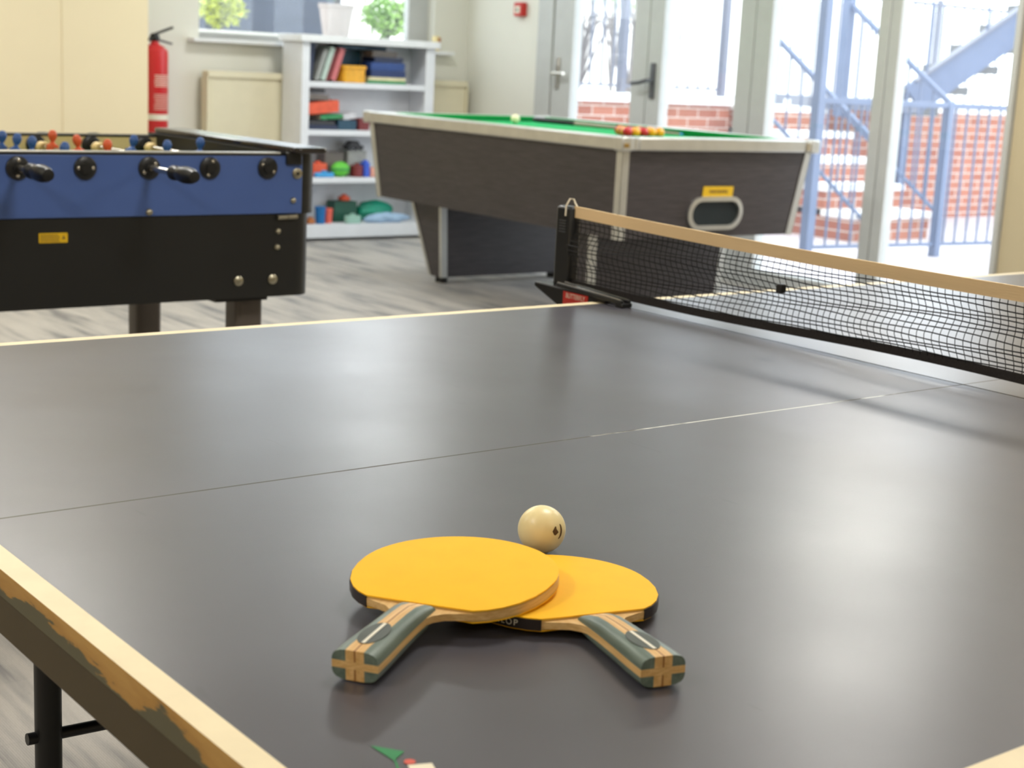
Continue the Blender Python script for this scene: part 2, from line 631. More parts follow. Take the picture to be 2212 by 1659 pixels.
def round_rect(x0, x1, y0, y1, r, seg=6, corners=(1, 1, 1, 1)):
    """ccw polygon; corners order: (x0,y0) (x1,y0) (x1,y1) (x0,y1)"""
    out = []
    cs = [((x0 + r, y0 + r), 180, (x0, y0)), ((x1 - r, y0 + r), 270, (x1, y0)), ((x1 - r, y1 - r), 0, (x1, y1)), ((x0 + r, y1 - r), 90, (x0, y1))]
    for (c, a0, raw), on in zip(cs, corners):
        if not on:
            out.append(raw)
            continue
        for k in range(seg + 1):
            a = R(a0 + 90 * k / seg)
            out.append((c[0] + r * math.cos(a), c[1] + r * math.sin(a)))
    return out


def struct(mb, name, m, label, cat, bevel=0.0, org=None):
    o = mb.build(name, m, None, org=org, bevel=bevel)
    return tag(o, label, cat, kind='structure')


AX_Y = Matrix(((1, 0, 0), (0, 0, -1), (0, 1, 0)))     # spin axis along -y .. column z = (0,-1,0)
AX_X = Matrix(((0, 0, 1), (0, 1, 0), (-1, 0, 0)))     # spin axis along +x

# ================================================================== ROOM SHELL
XR, YB, XL, YF, ZC = 6.0, 6.85, -3.6, -5.6, 2.72
struct(MB().box(XL - .2, XR + .12, YF - .2, YB + .2, -0.12, 0), 'floor', 'carpet', 'pale grey carpet with dark streaks', 'floor')
struct(MB().box(XL - .2, XR + .12, YF - .2, YB + .2, ZC, ZC + .15), 'ceiling', 'ceiling', 'plain white ceiling', 'ceiling')
WX0, WX1, WZ0, WZ1 = 3.96, 5.72, 1.235, 2.52
mb = MB()
mb.box(XL - .2, WX0, YB, YB + .2, 0, ZC).box(WX1, XR + .12, YB, YB + .2, 0, ZC)
mb.box(WX0, WX1, YB, YB + .2, 0, WZ0).box(WX0, WX1, YB, YB + .2, WZ1, ZC)
struct(mb, 'wall_back', 'wall_pale', 'pale cream back wall around the small window', 'wall')
mb = MB()
mb.box(XR, XR + .12, 6.02, YB, 0, ZC)
mb.box(XR, XR + .12, 2.38, 6.02, 2.35, ZC)
struct(mb, 'wall_right', 'wall_pale', 'pale right hand wall holding the glazed doors', 'wall')
MT['wall_buff'] = mat('wall_buff', (190, 177, 147), 0.8, var=0.02, scale=2, bmp=0.05, bscale=120, spec=0.2)
struct(MB().box(XR, XR + .12, YF, 2.38, 0, ZC), 'wall_right', 'wall_buff', 'buff wall right of the last glass panel', 'wall')
struct(MB().box(XL - .2, XL, YF, YB, 0, ZC), 'wall_left', 'wall_cream', 'plain cream wall on the unseen side', 'wall')
struct(MB().box(XL, XR + .12, YF - .2, YF, 0, ZC), 'wall_front', 'wall_cream', 'plain cream wall behind the viewer', 'wall')
mb = MB()
mb.box(2.775, 3.262, 6.05, YB, 0, ZC)
mb.box(XL, 2.775, 6.054, YB, 0, ZC)
struct(mb, 'wall_recess', 'wall_cream', 'cream wall projecting behind the football table', 'wall')
mb = MB()
mb.box(3.262, XR, YB - .015, YB, 0, .1)
struct(mb, 'baseboard_back', 'white_paint', 'white skirting board along the back wall', 'baseboard')
struct(MB().box(XR - .015, XR, 6.02, YB - .015, 0, .1), 'baseboard_right', 'white_paint', 'short white skirting board beside the glazed door', 'baseboard')

# ceiling lamps
for i, (lx, ly) in enumerate(LAMP_SPOTS):
    if i == 0:
        lamp0 = thing('ceiling_light', 'square warm ceiling light panel', 'ceiling light', (lx, ly, ZC), group='ceiling light panels')
        mb = MB()
        for a in ((-.31, .31, -.31, -.29), (-.31, .31, .29, .31), (-.31, -.29, -.29, .29), (.29, .31, -.29, .29)):
            mb.box(lx + a[0], lx + a[1], ly + a[2], ly + a[3], ZC - .05, ZC)
        mb.build('frame', 'white_paint', lamp0)
        MB().box(lx - .29, lx + .29, ly - .29, ly + .29, ZC - .04, ZC - .03).build('diffuser', 'lamp', lamp0)
    else:
        c = copy_tree(lamp0)
        c.location = (lx, ly, ZC)

# ---- glazed wall on the right -------------------------------------------------
GX0, GX1 = 5.965, 6.065


def frame_rect(mb, y0, y1, z0, z1, w0, w1, wb, wt, x0=GX0 + .01, x1=GX1 - .01):
    mb.box(x0, x1, y0, y0 + w0, z0, z1)
    mb.box(x0, x1, y1 - w1, y1, z0, z1)
    mb.box(x0, x1, y0 + w0, y1 - w1, z0, z0 + wb)
    mb.box(x0, x1, y0 + w0, y1 - w1, z1 - wt, z1)
    return mb


def glazed(name, label, cat, y0, y1, w0, w1, wb=.12):
    d = thing(name, label, cat, (6.01, (y0 + y1) / 2, 0.0), kind='structure')
    frame_rect(MB(), y0, y1, 0.03, 2.33, w0, w1, wb, .08).build('frame', 'pvc', d, bevel=.006)
    MB().box(6.005, 6.017, y0 + w0 - .01, y1 - w1 + .01, .03 + wb - .01, 2.26).build('glass', 'glass', d)
    return d


door1 = glazed('door_1', 'white framed glazed door nearest the room corner', 'door', 4.955, 5.86, .135, .19)
door2 = glazed('door_2', 'white framed glazed door with dark pull handle beside pool table', 'door', 4.09, 4.95, .12, .12)
glazed('window_2', 'tall fixed glass panel left of the narrow mullion', 'window', 3.155, 4.085, .07, .12, .07)
glazed('window_3', 'tall fixed glass panel right of the narrow mullion', 'window', 2.385, 3.15, .03, .065, .07)
mb = MB()
mb.box(GX0, GX1, 5.865, 6.02, 0, 2.35).box(GX0, GX1, 2.38, 5.865, 2.335, 2.35).box(GX0, GX1, 2.38, 5.865, 0, .028)
struct(mb, 'trim_1', 'pvc', 'white outer frame round the glazed doors', 'trim', bevel=.004)


def pull(parent, y, z, big):
    mb = MB()
    x = GX0 + .008
    if big:
        mb.box(x - .012, x, y - .02, y + .02, z - .105, z + .105)
        mb.build('handle_plate', 'grey_handle', parent, bevel=.004)
        MB().tube([(x - .01, y, z + .0), (x - .05, y + .01, z), (x - .06, y + .06, z - .015), (x - .06, y + .13, z - .02)], .012, 10).build('handle', 'grey_handle', parent)
    else:
        mb.box(x - .01, x, y - .018, y + .018, z - .1, z + .1)
        mb.build('handle_plate', 'chrome', parent, bevel=.003)
        MB().tube([(x - .01, y, z), (x - .045, y, z), (x - .05, y - .05, z), (x - .05, y - .12, z)], .01, 10).build('handle', 'chrome', parent)


pull(door2, 4.995 - .105 + .0, 1.115, True)
pull(door1, 5.80, 1.13, False)

# ---- back window -------------------------------------------------------------
w = thing('window_1', 'small white framed window above the bookcase', 'window', (4.84, YB + .1, WZ0), kind='structure')
mb = MB()
y0, y1 = YB + .08, YB + .14
mb.box(WX0, WX0 + .035, y0, y1, WZ0, WZ1).box(WX1 - .16, WX1, y0, y1, WZ0, WZ1)
mb.box(WX0 + .035, WX1 - .16, y0, y1, WZ0, WZ0 + .04).box(WX0 + .035, WX1 - .16, y0, y1, WZ1 - .05, WZ1)
mb.build('frame', 'pvc', w, bevel=.004)
MB().box(WX0 + .03, WX1 - .15, YB + .105, YB + .115, WZ0 + .03, WZ1 - .04).build('glass', 'glass', w)
mb = MB().box(WX0 - .08, WX1 + .12, YB - .09, YB + .08, WZ0 - .025, WZ0)
mb.build('sill', 'white_paint', w, bevel=.006)
# little orange-brown latch box on the sill end
t = thing('sill_box', 'small orange brown box standing on the window sill end', 'box', (5.71, YB - .04, WZ0 + .003))
MB().box(5.69, 5.73, YB - .06, YB - .02, WZ0 + .003, WZ0 + .10).build('case', 'ball_cream', t, bevel=.004)
MB().box(5.715, 5.734, YB - .064, YB - .058, WZ0 + .015, WZ0 + .09).build('front_strip', 'orange_brown', t)

# ---- fire call point ---------------------------------------------------------
t = thing('fire_call_point', 'small red fire call point on the pale corner wall', 'fire alarm', (XR, 6.23, 1.53))
MB().box(XR - .045, XR, 6.185, 6.275, 1.485, 1.575).build('housing', 'label_red', t, bevel=.006)
MB().box(XR - .05, XR - .044, 6.205, 6.255, 1.505, 1.55).build('push_plate', 'ink_white', t)
MB().box(XR - .053, XR - .049, 6.222, 6.238, 1.518, 1.534).build('target_mark', 'black_plastic', t)

# ---- radiator ----------------------------------------------------------------
t = thing('radiator', 'long cream panel radiator under the window', 'radiator', (4.9, YB - .09, .45))
mb = MB()
rx0, rx1 = 3.97, 5.93
n = 48
poly = []
for k in range(n + 1):
    x = rx0 + (rx1 - rx0) * k / n
    poly.append((x, YB - .105 - (.008 if k % 2 else 0)))
poly += [(rx1, YB - .06), (rx0, YB - .06)]
mb.zprism(poly, .42, 1.02)
mb.build('panel', 'radiator', t)
MB().box(rx0 - .008, rx1 + .008, YB - .125, YB - .045, 1.0, 1.04).build('top_grille', 'radiator', t, bevel=.004)
MB().box(rx0 - .012, rx0, YB - .125, YB - .045, .42, 1.0).build('end_panel', 'radiator', t)
MB().box(rx1, rx1 + .012, YB - .125, YB - .045, .42, 1.0).build('end_panel', 'radiator', t)
for x in (4.15, 5.75):
    MB().box(x - .02, x + .02, YB - .06, YB - .001, .5, .95).build('wall_bracket', 'radiator', t)

# ================================================================== FIRE EXTINGUISHER
EX, EY = 3.612, 6.73
t = thing('fire_extinguisher', 'red fire extinguisher hung on the wall behind the cream corner', 'fire extinguisher', (EX, EY, .66))
r = .080
mb = MB().lathe([(.07, .66), (r, .675), (r, 1.11), (.078, 1.145), (.05, 1.172), (.026, 1.182), (.024, 1.2), (0, 1.2)], (EX, EY, 0), 32)
mb.build('cylinder', 'ext_red', t)
MB().lathe([(r + .001, .735), (r + .0012, .737), (r + .0012, .768), (r + .001, .77)], (EX, EY, 0), 32).build('white_band', 'ink_white', t)
# printed instruction panel: rows of short white lines
mb = MB()
random.seed(4)
for k in range(17):
    z = .80 + k * .0125
    if k == 8:
        mb.build('instruction_print', 'ink_white', t)
        mb = MB()
    if 8 <= k <= 10:
        continue
    a0, a1 = -118 + random.uniform(0, 6), -26 - random.uniform(0, 18)
    pts = []
    for q in range(9):
        a = R(a0 + (a1 - a0) * q / 8)
        pts.append((a, z))
    h = .0015 if k < 11 else .0022
    for (a, z_), (b, _) in zip(pts, pts[1:]):
        rr = r + .001
        i = mb.add([(EX + rr * math.cos(a), EY + rr * math.sin(a), z - h), (EX + rr * math.cos(b), EY + rr * math.sin(b), z - h),
                    (EX + rr * math.cos(b), EY + rr * math.sin(b), z + h), (EX + rr * math.cos(a), EY + rr * math.sin(a), z + h)])
        mb.face((i, i + 1, i + 2, i + 3))
mb.build('instruction_print', 'ink_white', t)
mb = MB().lathe([(.022, 1.195), (.03, 1.205), (.03, 1.225), (.02, 1.245), (0, 1.245)], (EX, EY, 0), 20)
mb.build('valve', 'black_metal', t)
MB().bar((EX - .015, EY, 1.235), (EX + .11, EY - .015, 1.285), .024, .014).build('lever', 'black_metal', t, bevel=.002)
MB().bar((EX - .01, EY, 1.215), (EX + .105, EY - .015, 1.188), .024, .012).build('carry_handle', 'grey_handle', t, bevel=.002)
MB().tube([(EX - .02, EY - .01, 1.215), (EX - .07, EY - .03, 1.2), (EX - .105, EY - .03, 1.1), (EX - .105, EY - .02, .85)], .010, 10).build('hose', 'black_plastic', t)
MB().box(EX - .03, EX + .03, EY + .06, YB, 1.02, 1.1).build('wall_bracket', 'black_metal', t)

# ================================================================== BOOKCASE
SX0, SX1, SY0, SY1 = 4.475, 5.475, 6.47, 6.72
t = thing('bookcase', 'white open bookcase with mixed games and books on shelves', 'bookcase', ((SX0 + SX1) / 2, 6.6, 0))
for nm, x0, x1 in (('side_panel', SX0, SX0 + .035), ('side_panel', SX1 - .035, SX1)):
    MB().box(x0, x1, SY0 + .018, SY1, 0, 1.245).build(nm, 'shelf_white', t, bevel=.002)
MB().box(SX0 + .0, SX0 + .055, SY0, SY0 + .018, .0, 1.245).build('face_stile', 'shelf_white', t, bevel=.002)
MB().box(SX1 - .07, SX1, SY0, SY0 + .018, .0, 1.245).build('face_stile', 'shelf_white', t, bevel=.002)
MB().box(SX0 - .03, SX1 + .02, SY0 - .03, SY1 + .005, 1.245, 1.29).build('top_board', 'white_paint', t, bevel=.004)
MB().box(SX0 + .035, SX1 - .035, SY1 - .012, SY1, .08, 1.245).build('back_panel', 'shelf_white', t)
SHELF = {1: 1.005, 2: .705, 3: .405, 4: .105}
for k in (1, 2, 3):
    z = SHELF[k]
    MB().box(SX0 + .035, SX1 - .035, SY0 + .004, SY1 - .012, z - .035, z).build('shelf', 'shelf_white', t, bevel=.002)
MB().box(SX0 + .03, SX1 - .03, SY0 - .012, SY1 - .012, .02, .105).build('plinth', 'shelf_white', t, bevel=.003)


def book(name, label, cat, x0, x1, y0, y1, z0, z1, m, spine='-y', tilt=0.0, pages=True, kind='book'):
    """closed book or box; tilt = rotation about y (leaning), pivot at lower left"""
    ob = thing(name, label, cat, ((x0 + x1) / 2, (y0 + y1) / 2, z0))
    w, d, h = x1 - x0, y1 - y0, z1 - z0
    hx, hy = w / 2, d / 2
    flat = w > h
    if kind == 'book':
        c = .0025
        mb = MB()
        if flat:      # lying: covers below and above, spine toward the room
            mb.box(-hx, hx, -hy, hy, 0, c).box(-hx, hx, -hy, hy, h - c, h).box(-hx, hx, -hy, -hy + c, c, h - c)
            mb.build('cover', m, ob, local=True)
            MB().box(-hx + .004, hx - .004, -hy + c, hy - .004, c, h - c).build('pages', 'paper', ob, local=True)
        else:
            mb.box(-hx, -hx + c, -hy, hy, 0, h).box(hx - c, hx, -hy, hy, 0, h).box(-hx + c, hx - c, -hy, -hy + c, 0, h)
            mb.build('cover', m, ob, local=True)
            MB().box(-hx + c, hx - c, -hy + c, hy - .004, .004, h - .004).build('pages', 'paper', ob, local=True)
    else:
        s_ = .6
        MB().box(-hx + .0015, hx - .0015, -hy + .0015, hy - .0015, 0, h * s_).build('tray', m, ob, local=True, bevel=.001)
        MB().box(-hx, hx, -hy, hy, h * s_ * .6, h).build('lid', m, ob, local=True, bevel=.0015)
    ob.rotation_euler = (0, tilt, 0)
    ob.location.z += abs(math.sin(tilt)) * w / 2
    return ob


def cmat(name, rgb, rough=.5):
    MT[name] = mat(name, rgb, rough, var=.12, scale=40)
    return name


cmat('navy', (34, 44, 74)); cmat('dark_teal', (36, 74, 96)); cmat('grey_card', (150, 152, 148)); cmat('mint_card', (178, 196, 186))
cmat('pink_red', (196, 108, 110)); cmat('charcoal', (58, 58, 62)); cmat('royal_blue', (40, 72, 136)); cmat('deep_blue', (30, 52, 104))
cmat('cream_card', (222, 212, 170)); cmat('leaf_green', (48, 140, 84)); cmat('orange_yellow', (232, 170, 44)); cmat('orange_red', (226, 92, 58))
cmat('dark_red', (120, 44, 46)); cmat('brown_grey', (112, 104, 98)); cmat('lime', (98, 196, 62)); cmat('sky', (66, 160, 222))
cmat('cobalt', (60, 96, 206)); cmat('peach', (232, 170, 150)); cmat('teal', (20, 148, 120)); cmat('dark_green', (30, 84, 66))
cmat('coral', (226, 102, 84)); cmat('blue_cup', (20, 104, 168)); cmat('mint', (150, 190, 176)); cmat('light_grey', (204, 204, 210))
BY = 6.50
Z1 = SHELF[1]


def lean(*a, deg=18):
    return book(*a, tilt=R(deg))


lean('book', 'dark navy book at the left end of the top shelf', 'book', 4.533, 4.573, BY + .02, BY + .17, Z1 + .004, Z1 + .235, 'navy', deg=6)
lean('book', 'grey book leaning behind the mint one on the top shelf', 'book', 4.585, 4.612, BY, BY + .16, Z1 + .004, Z1 + .205, 'grey_card', deg=19)
lean('book', 'pale mint leaning book on the top shelf', 'book', 4.628, 4.66, BY, BY + .16, Z1 + .005, Z1 + .22, 'mint_card', deg=19)
lean('book', 'dark red leaning book between mint and pink ones', 'book', 4.668, 4.688, BY + .01, BY + .16, Z1 + .004, Z1 + .205, 'dark_red', deg=19)
lean('book', 'pink leaning book with grey pages next to the yellow box', 'book', 4.70, 4.735, BY, BY + .16, Z1 + .006, Z1 + .215, 'pink_red', deg=19)
book('game_box', 'tall dark teal box standing behind the yellow box', 'box', 4.80, 5.02, BY + .165, BY + .20, Z1 + .001, Z1 + .205, 'dark_teal', kind='box')
book('game_box', 'flat dark teal box bridging the top of the top shelf pile', 'box', 4.80, 5.17, BY + .09, BY + .20, Z1 + .209, Z1 + .234, 'dark_teal', kind='box')
t = thing('plastic_tub', 'orange yellow tub on the top shelf beside leaning books', 'tub', (4.873, BY + .055, Z1))
mb = MB().zprism(round_rect(4.79, 4.956, BY - .01, BY + .12, .02), Z1 + .001, Z1 + .095)
mb.build('body', 'orange_yellow', t, bevel=.004)
MB().zprism(round_rect(4.783, 4.963, BY - .017, BY + .127, .022), Z1 + .085, Z1 + .108).build('lid', 'orange_yellow', t, bevel=.003)
book('book', 'thin green flat book at the bottom of the right pile', 'book', 4.955 + .02, 5.27, BY, BY + .125, Z1 + .001, Z1 + .02, 'leaf_green')
book('book', 'thin cream flat book above the green one', 'book', 4.985, 5.265, BY, BY + .125, Z1 + .021, Z1 + .042, 'cream_card')
book('game_box', 'dark blue game box above the cream book', 'box', 5.0, 5.265, BY, BY + .125, Z1 + .043, Z1 + .085, 'deep_blue', kind='box')
book('game_box', 'brighter blue game box second from top of the pile', 'box', 5.0, 5.262, BY + .005, BY + .125, Z1 + .086, Z1 + .135, 'royal_blue', kind='box')
book('game_box', 'black flat box on the blue game boxes', 'box', 5.03, 5.25, BY + .01, BY + .16, Z1 + .136, Z1 + .168, 'navy', kind='box')
book('game_box', 'charcoal grey box on top of the right pile', 'box', 5.02, 5.21, BY + .02, BY + .125, Z1 + .169, Z1 + .208, 'brown_grey', kind='box')
Z2 = SHELF[2]
book('book', 'navy flat book at the base of the middle shelf pile', 'book', 4.54, 4.76, BY, BY + .18, Z2 + .001, Z2 + .03, 'navy')
book('game_box', 'dark teal flat box beside the navy book on middle shelf', 'box', 4.765, 4.90, BY, BY + .15, Z2 + .001, Z2 + .062, 'dark_teal', kind='box')
book('game_box', 'dark red small box at the right of the middle shelf', 'box', 4.92, 5.0, BY, BY + .12, Z2 + .001, Z2 + .075, 'dark_red', kind='box')
book('game_box', 'charcoal flat box over the navy book', 'box', 4.54, 4.74, BY, BY + .17, Z2 + .031, Z2 + .055, 'charcoal', kind='box')
book('book', 'green book tilted under the orange box', 'book', 4.63, 4.79, BY - .01, BY + .14, Z2 + .064, Z2 + .09, 'leaf_green', tilt=R(-4))
book('game_box', 'large orange red box tilted on the middle shelf', 'box', 4.54, 4.765, BY - .01, BY + .16, Z2 + .092, Z2 + .165, 'orange_red', tilt=R(-6), kind='box')
book('book', 'light grey book sloping right of the orange box', 'book', 4.803, 4.90, BY, BY + .14, Z2 + .064, Z2 + .10, 'light_grey', tilt=R(-8))
book('game_box', 'grey box lying on the orange box', 'box', 4.54, 4.69, BY, BY + .16, Z2 + .182, Z2 + .215, 'brown_grey', kind='box', tilt=R(3))
book('book', 'charcoal book at the top of the middle shelf pile', 'book', 4.54, 4.665, BY + .01, BY + .16, Z2 + .229, Z2 + .255, 'charcoal')
Z3 = SHELF[3]


def toy_block(name, label, m, x0, x1, y0, y1, z0, z1, kn=1):
    ob = thing(name, label, 'toy', ((x0 + x1) / 2, (y0 + y1) / 2, z0))
    MB().zprism(round_rect(x0, x1, y0, y1, min(x1 - x0, y1 - y0) * .3), z0, z1).build('body', m, ob, bevel=.006)
    xm, ym = (x0 + x1) / 2, (y0 + y1) / 2
    MB().lathe([(.018, z1 - .002), (.018, z1 + .012), (0, z1 + .016)], (xm, ym, 0), 14).build('knob', m, ob)
    return ob


def toy_car(name, label, m, x, y, z, L=.12, H=.07):
    ob = thing(name, label, 'toy', (x, y, z))
    pr = [(-.5, .2), (.5, .2), (.5, .5), (.3, .55), (.18, 1), (-.25, 1), (-.4, .58), (-.5, .5)]
    mb = MB().prism([(a * L, b * H) for a, b in pr], lambda q: (x + q[0], y - .03, z + q[1]), lambda q: (x + q[0], y + .03, z + q[1]))
    mb.build('body', m, ob, bevel=.005)
    for sx in (-.3, .3):
        for sy in (-.03, .03):
            MB().lathe([(.016, -.006), (.016, .006)], (x + sx * L, y + sy, z + .016), 14, AX_Y).build('wheel', 'black_plastic', ob)
    return ob


book('game_box', 'dark brown grey box on the third shelf behind bright toys', 'box', 4.72, 4.86, BY + .08, BY + .18, Z3 + .001, Z3 + .155, 'brown_grey', kind='box')
book('game_box', 'grey teal box behind the toys on the third shelf', 'box', 4.88, 5.02, BY + .06, BY + .18, Z3 + .001, Z3 + .165, 'grey_card', kind='box')
toy_car('toy_car', 'black toy car on top of the grey teal box', 'charcoal', 4.955, BY + .12, Z3 + .166, .13, .06)
toy_block('toy_tub', 'orange red toy behind the green one on third shelf', 'orange_red', 4.60, 4.715, BY + .03, BY + .10, Z3 + .001, Z3 + .085)
t = thing('toy_ball', 'bright lime green ball toy on the third shelf', 'toy', (4.80, BY + .045, Z3))
MB().sphere((4.80, BY + .02, Z3 + .05), .06, 24, 14, (1.1, .6, .82)).build('ball', 'lime', t)
MB().lathe([(.064, -.004), (.064, .004)], (4.80, BY + .02, Z3 + .05), 24, Matrix(((1.1, 0, 0), (0, .6, 0), (0, 0, 1)))).build('seam', 'leaf_green', t)
toy_block('toy_brick', 'sky blue toy brick at the left of the third shelf', 'sky', 4.60, 4.735, BY - .02, BY + .02, Z3 + .001, Z3 + .03)
toy_block('toy_brick', 'dark red toy brick right of the lime ball', 'dark_red', 4.885, 4.955, BY - .02, BY + .05, Z3 + .001, Z3 + .075)
toy_block('toy_brick', 'cobalt blue toy brick at the right of third shelf', 'cobalt', 4.965, 5.01, BY - .01, BY + .05, Z3 + .001, Z3 + .095)
toy_block('toy_brick', 'peach toy brick beside the cobalt one', 'peach', 5.015, 5.06, BY - .02, BY + .05, Z3 + .001, Z3 + .05)
Z4 = SHELF[4]


def cup(label, m, x, y, z, r, h):
    ob = thing('beaker', label, 'cup', (x, y, z))
    MB().lathe([(r * .8, z), (r, z + h), (r * .93, z + h), (r * .74, z + .006), (0, z + .006)], (x, y, 0), 24).build('body', m, ob)
    MB().lathe([(r * 1.0, z + h - .004), (r * 1.06, z + h), (r * 1.0, z + h + .004), (r * .9, z + h)], (x, y, 0), 24).build('rim', m, ob)


cup('blue plastic beaker on the lowest shelf', 'blue_cup', 4.665, BY + .03, Z4 + .001, .036, .105)
cup('coral plastic beaker beside the blue one on lowest shelf', 'coral', 4.735, BY + .05, Z4 + .001, .03, .09)
toy_block('toy_brick', 'small orange toy brick left of the blue beaker', 'orange_brown', 4.565, 4.62, BY + .01, BY + .05, Z4 + .001, Z4 + .03)
book('game_box', 'dark green box standing on the lowest shelf', 'box', 4.80, 4.97, BY + .08, BY + .18, Z4 + .001, Z4 + .135, 'dark_green', kind='box')
toy_block('toy_brick', 'orange red toy on top of the dark green box', 'orange_red', 4.86, 4.93, BY + .09, BY + .15, Z4 + .137, Z4 + .165)
# teal carrier bag and clear bag: soft lumps
random.seed(8)


def soft_bag(name, label, m, c, sz, seed, hd):
    ob = thing(name, label, 'bag', (c[0], c[1], c[2]))
    mb = MB().sphere((0, 0, 0), 1, 26, 16)
    rnd = random.Random(seed)
    ph = [(rnd.uniform(2, 6), rnd.uniform(2, 6), rnd.uniform(0, 6)) for _ in range(6)]
    for i, v in enumerate(mb.v):
        k = 1 + sum(.05 * math.sin(a * v.x * 1.7 + b * v.y + b * v.z * 1.3 + c_) for a, b, c_ in ph)
        q = Vector((v.x * sz[0] * k, v.y * sz[1] * k, v.z * sz[2] * k))
        q.z = max(q.z, -sz[2] * .8)
        mb.v[i] = Vector(c) + q + Vector((0, 0, sz[2] * .8))
    mb.build('body', m, ob)
    top = Vector(c) + Vector((0, 0, sz[2] * 1.7))
    MB().tube([top + Vector((-.05, 0, -.03)), top + Vector((-.03, 0, .0)), top + Vector((.02, 0, .004)), top + Vector((.05, 0, -.03))], .006, 8).build('handle', m, ob)


soft_bag('carrier_bag', 'teal green carrier bag on the lowest shelf', 'teal', (5.135, BY + .125, Z4 + .002), (.135, .062, .075), 3, .1)
soft_bag('clear_bag', 'pale blue clear plastic bag in front of the teal one', 'polythene', (5.155, BY + .005, Z4 + .002), (.17, .035, .035), 5, .1)
toy_block('toy_animal', 'mint and cream soft toy at the front of lowest shelf', 'mint', 4.84, 4.95, BY - .015, BY + .03, Z4 + .001, Z4 + .05)

# ================================================================== POOL TABLE (local axes: x across, y along)
PO, PL, PW, PZ = Vector((4.06, 2.98, 0)), 2.16, 1.24, .882
PROT = R(-1.0)
pool = thing('pool_table', 'dark wood pub pool table with green cloth and silver trim', 'pool table', PO, PROT)


def pool_w(a, b, z):
    c, s_ = math.cos(PROT), math.sin(PROT)
    return Vector((PO.x + a * c - b * s_, PO.y + a * s_ + b * c, z))


ZR0 = .825          # rail underside
ZB = .43            # cabinet bottom
# cabinet: four tapered panels and floor, as one body
ti, bi = .028, (.055, .085, .06, .085)      # inset at top; bottom insets: x0,x1,y0,y1
mb = MB()
top = [(ti, ti), (PW - ti, ti), (PW - ti, PL - ti), (ti, PL - ti)]
bot = [(bi[0], bi[2]), (PW - bi[1], bi[2]), (PW - bi[1], PL - bi[3]), (bi[0], PL - bi[3])]
mb.hexa([(x, y, ZB) for x, y in bot] + [(x, y, ZR0) for x, y in top])
mb.build('cabinet', 'wenge', pool, local=True)
# corner trims
for k in range(4):
    tx, ty = top[k]
    bx, by = bot[k]
    sx = 1 if k in (0, 3) else -1
    sy = 1 if k in (0, 1) else -1
    w_, e_ = .036, .004
    mb = MB()
    for ax in (0, 1):
        d = (sx * w_, 0) if ax == 0 else (0, sy * w_)
        o_ = (0, -sy * e_) if ax == 0 else (-sx * e_, 0)
        c = []
        for (x, y, z) in ((bx, by, ZB - .003), (tx, ty, ZR0)):
            x0, y0 = x - sx * e_, y - sy * e_
            c.append([(x0, y0, z), (x0 + d[0] + (sx * e_ if ax == 0 else 0), y0 + d[1] + (sy * e_ if ax == 1 else 0), z),
                      (x0 + d[0] + (sx * e_ if ax == 0 else sx * e_), y0 + d[1] + (sy * e_ if ax == 1 else sy * e_), z),
                      (x0 + (sx * e_ if ax == 1 else 0), y0 + (sy * e_ if ax == 0 else 0), z)])
        mb.hexa(c[0] + c[1])
    mb.build('corner_trim', 'silver', pool, local=True)
# rail cap
mb = MB()
rw = .095
outer = round_rect(0, PW, 0, PL, .02, 4)
mb2 = MB()
for (x0, x1, y0, y1) in ((0, rw, 0, PL), (PW - rw, PW, 0, PL), (rw, PW - rw, 0, rw), (rw, PW - rw, PL - rw, PL)):
    mb.box(x0, x1, y0, y1, ZR0, PZ)
mb.build('rail', 'silver', pool, local=True, bevel=.006)
for (x, y) in ((0, 0), (PW, 0), (PW, PL), (0, PL)):
    sx, sy = (1 if x == 0 else -1), (1 if y == 0 else -1)
    MB().box(min(x - sx * .004, x + sx * .06), max(x - sx * .004, x + sx * .06), min(y - sy * .004, y + sy * .06), max(y - sy * .004, y + sy * .06), ZR0 - .004, PZ + .003).build('corner_cap', 'silver', pool, local=True, bevel=.008)
# bed + cushions
ZBED = .852
MB().box(rw - .01, PW - rw + .01, rw - .01, PL - rw + .01, ZBED - .02, ZBED).build('cloth_bed', 'cloth_green', pool, local=True)
cw = .045
zc0, zc1 = ZBED + .016, PZ - .001
for nm in range(6):
    g = .055
    if nm < 4:
        x0 = rw if nm in (0, 1) else PW - rw
        sx = 1 if nm in (0, 1) else -1
        ya, yb = (rw + g, PL / 2 - g) if nm in (0, 2) else (PL / 2 + g, PL - rw - g)
        c = [(x0, ya, ZBED + .002), (x0 + sx * cw * .6, ya + .02, ZBED + .002), (x0 + sx * cw * .6, yb - .02, ZBED + .002), (x0, yb, ZBED + .002),
             (x0, ya, zc1), (x0 + sx * cw, ya + .03, zc1), (x0 + sx * cw, yb - .03, zc1), (x0, yb, zc1)]
    else:
        y0 = rw if nm == 4 else PL - rw
        sy = 1 if nm == 4 else -1
        xa, xb = rw + g, PW - rw - g
        c = [(xa, y0, ZBED + .002), (xa + .02, y0 + sy * cw * .6, ZBED + .002), (xb - .02, y0 + sy * cw * .6, ZBED + .002), (xb, y0, ZBED + .002),
             (xa, y0, zc1), (xa + .03, y0 + sy * cw, zc1), (xb - .03, y0 + sy * cw, zc1), (xb, y0, zc1)]
    MB().hexa(c).build('cushion', 'cloth_green', pool, local=True)
for (x, y) in ((rw, rw), (PW - rw, rw), (rw, PL / 2), (PW - rw, PL / 2), (rw, PL - rw), (PW - rw, PL - rw)):
    MB().lathe([(.046, ZBED + .0005), (.046, ZBED + .0015), (0, ZBED + .0015)], (x, y, 0), 20).build('pocket', 'dark_hole', pool, local=True)
# ball return window on the short end
yf = .045


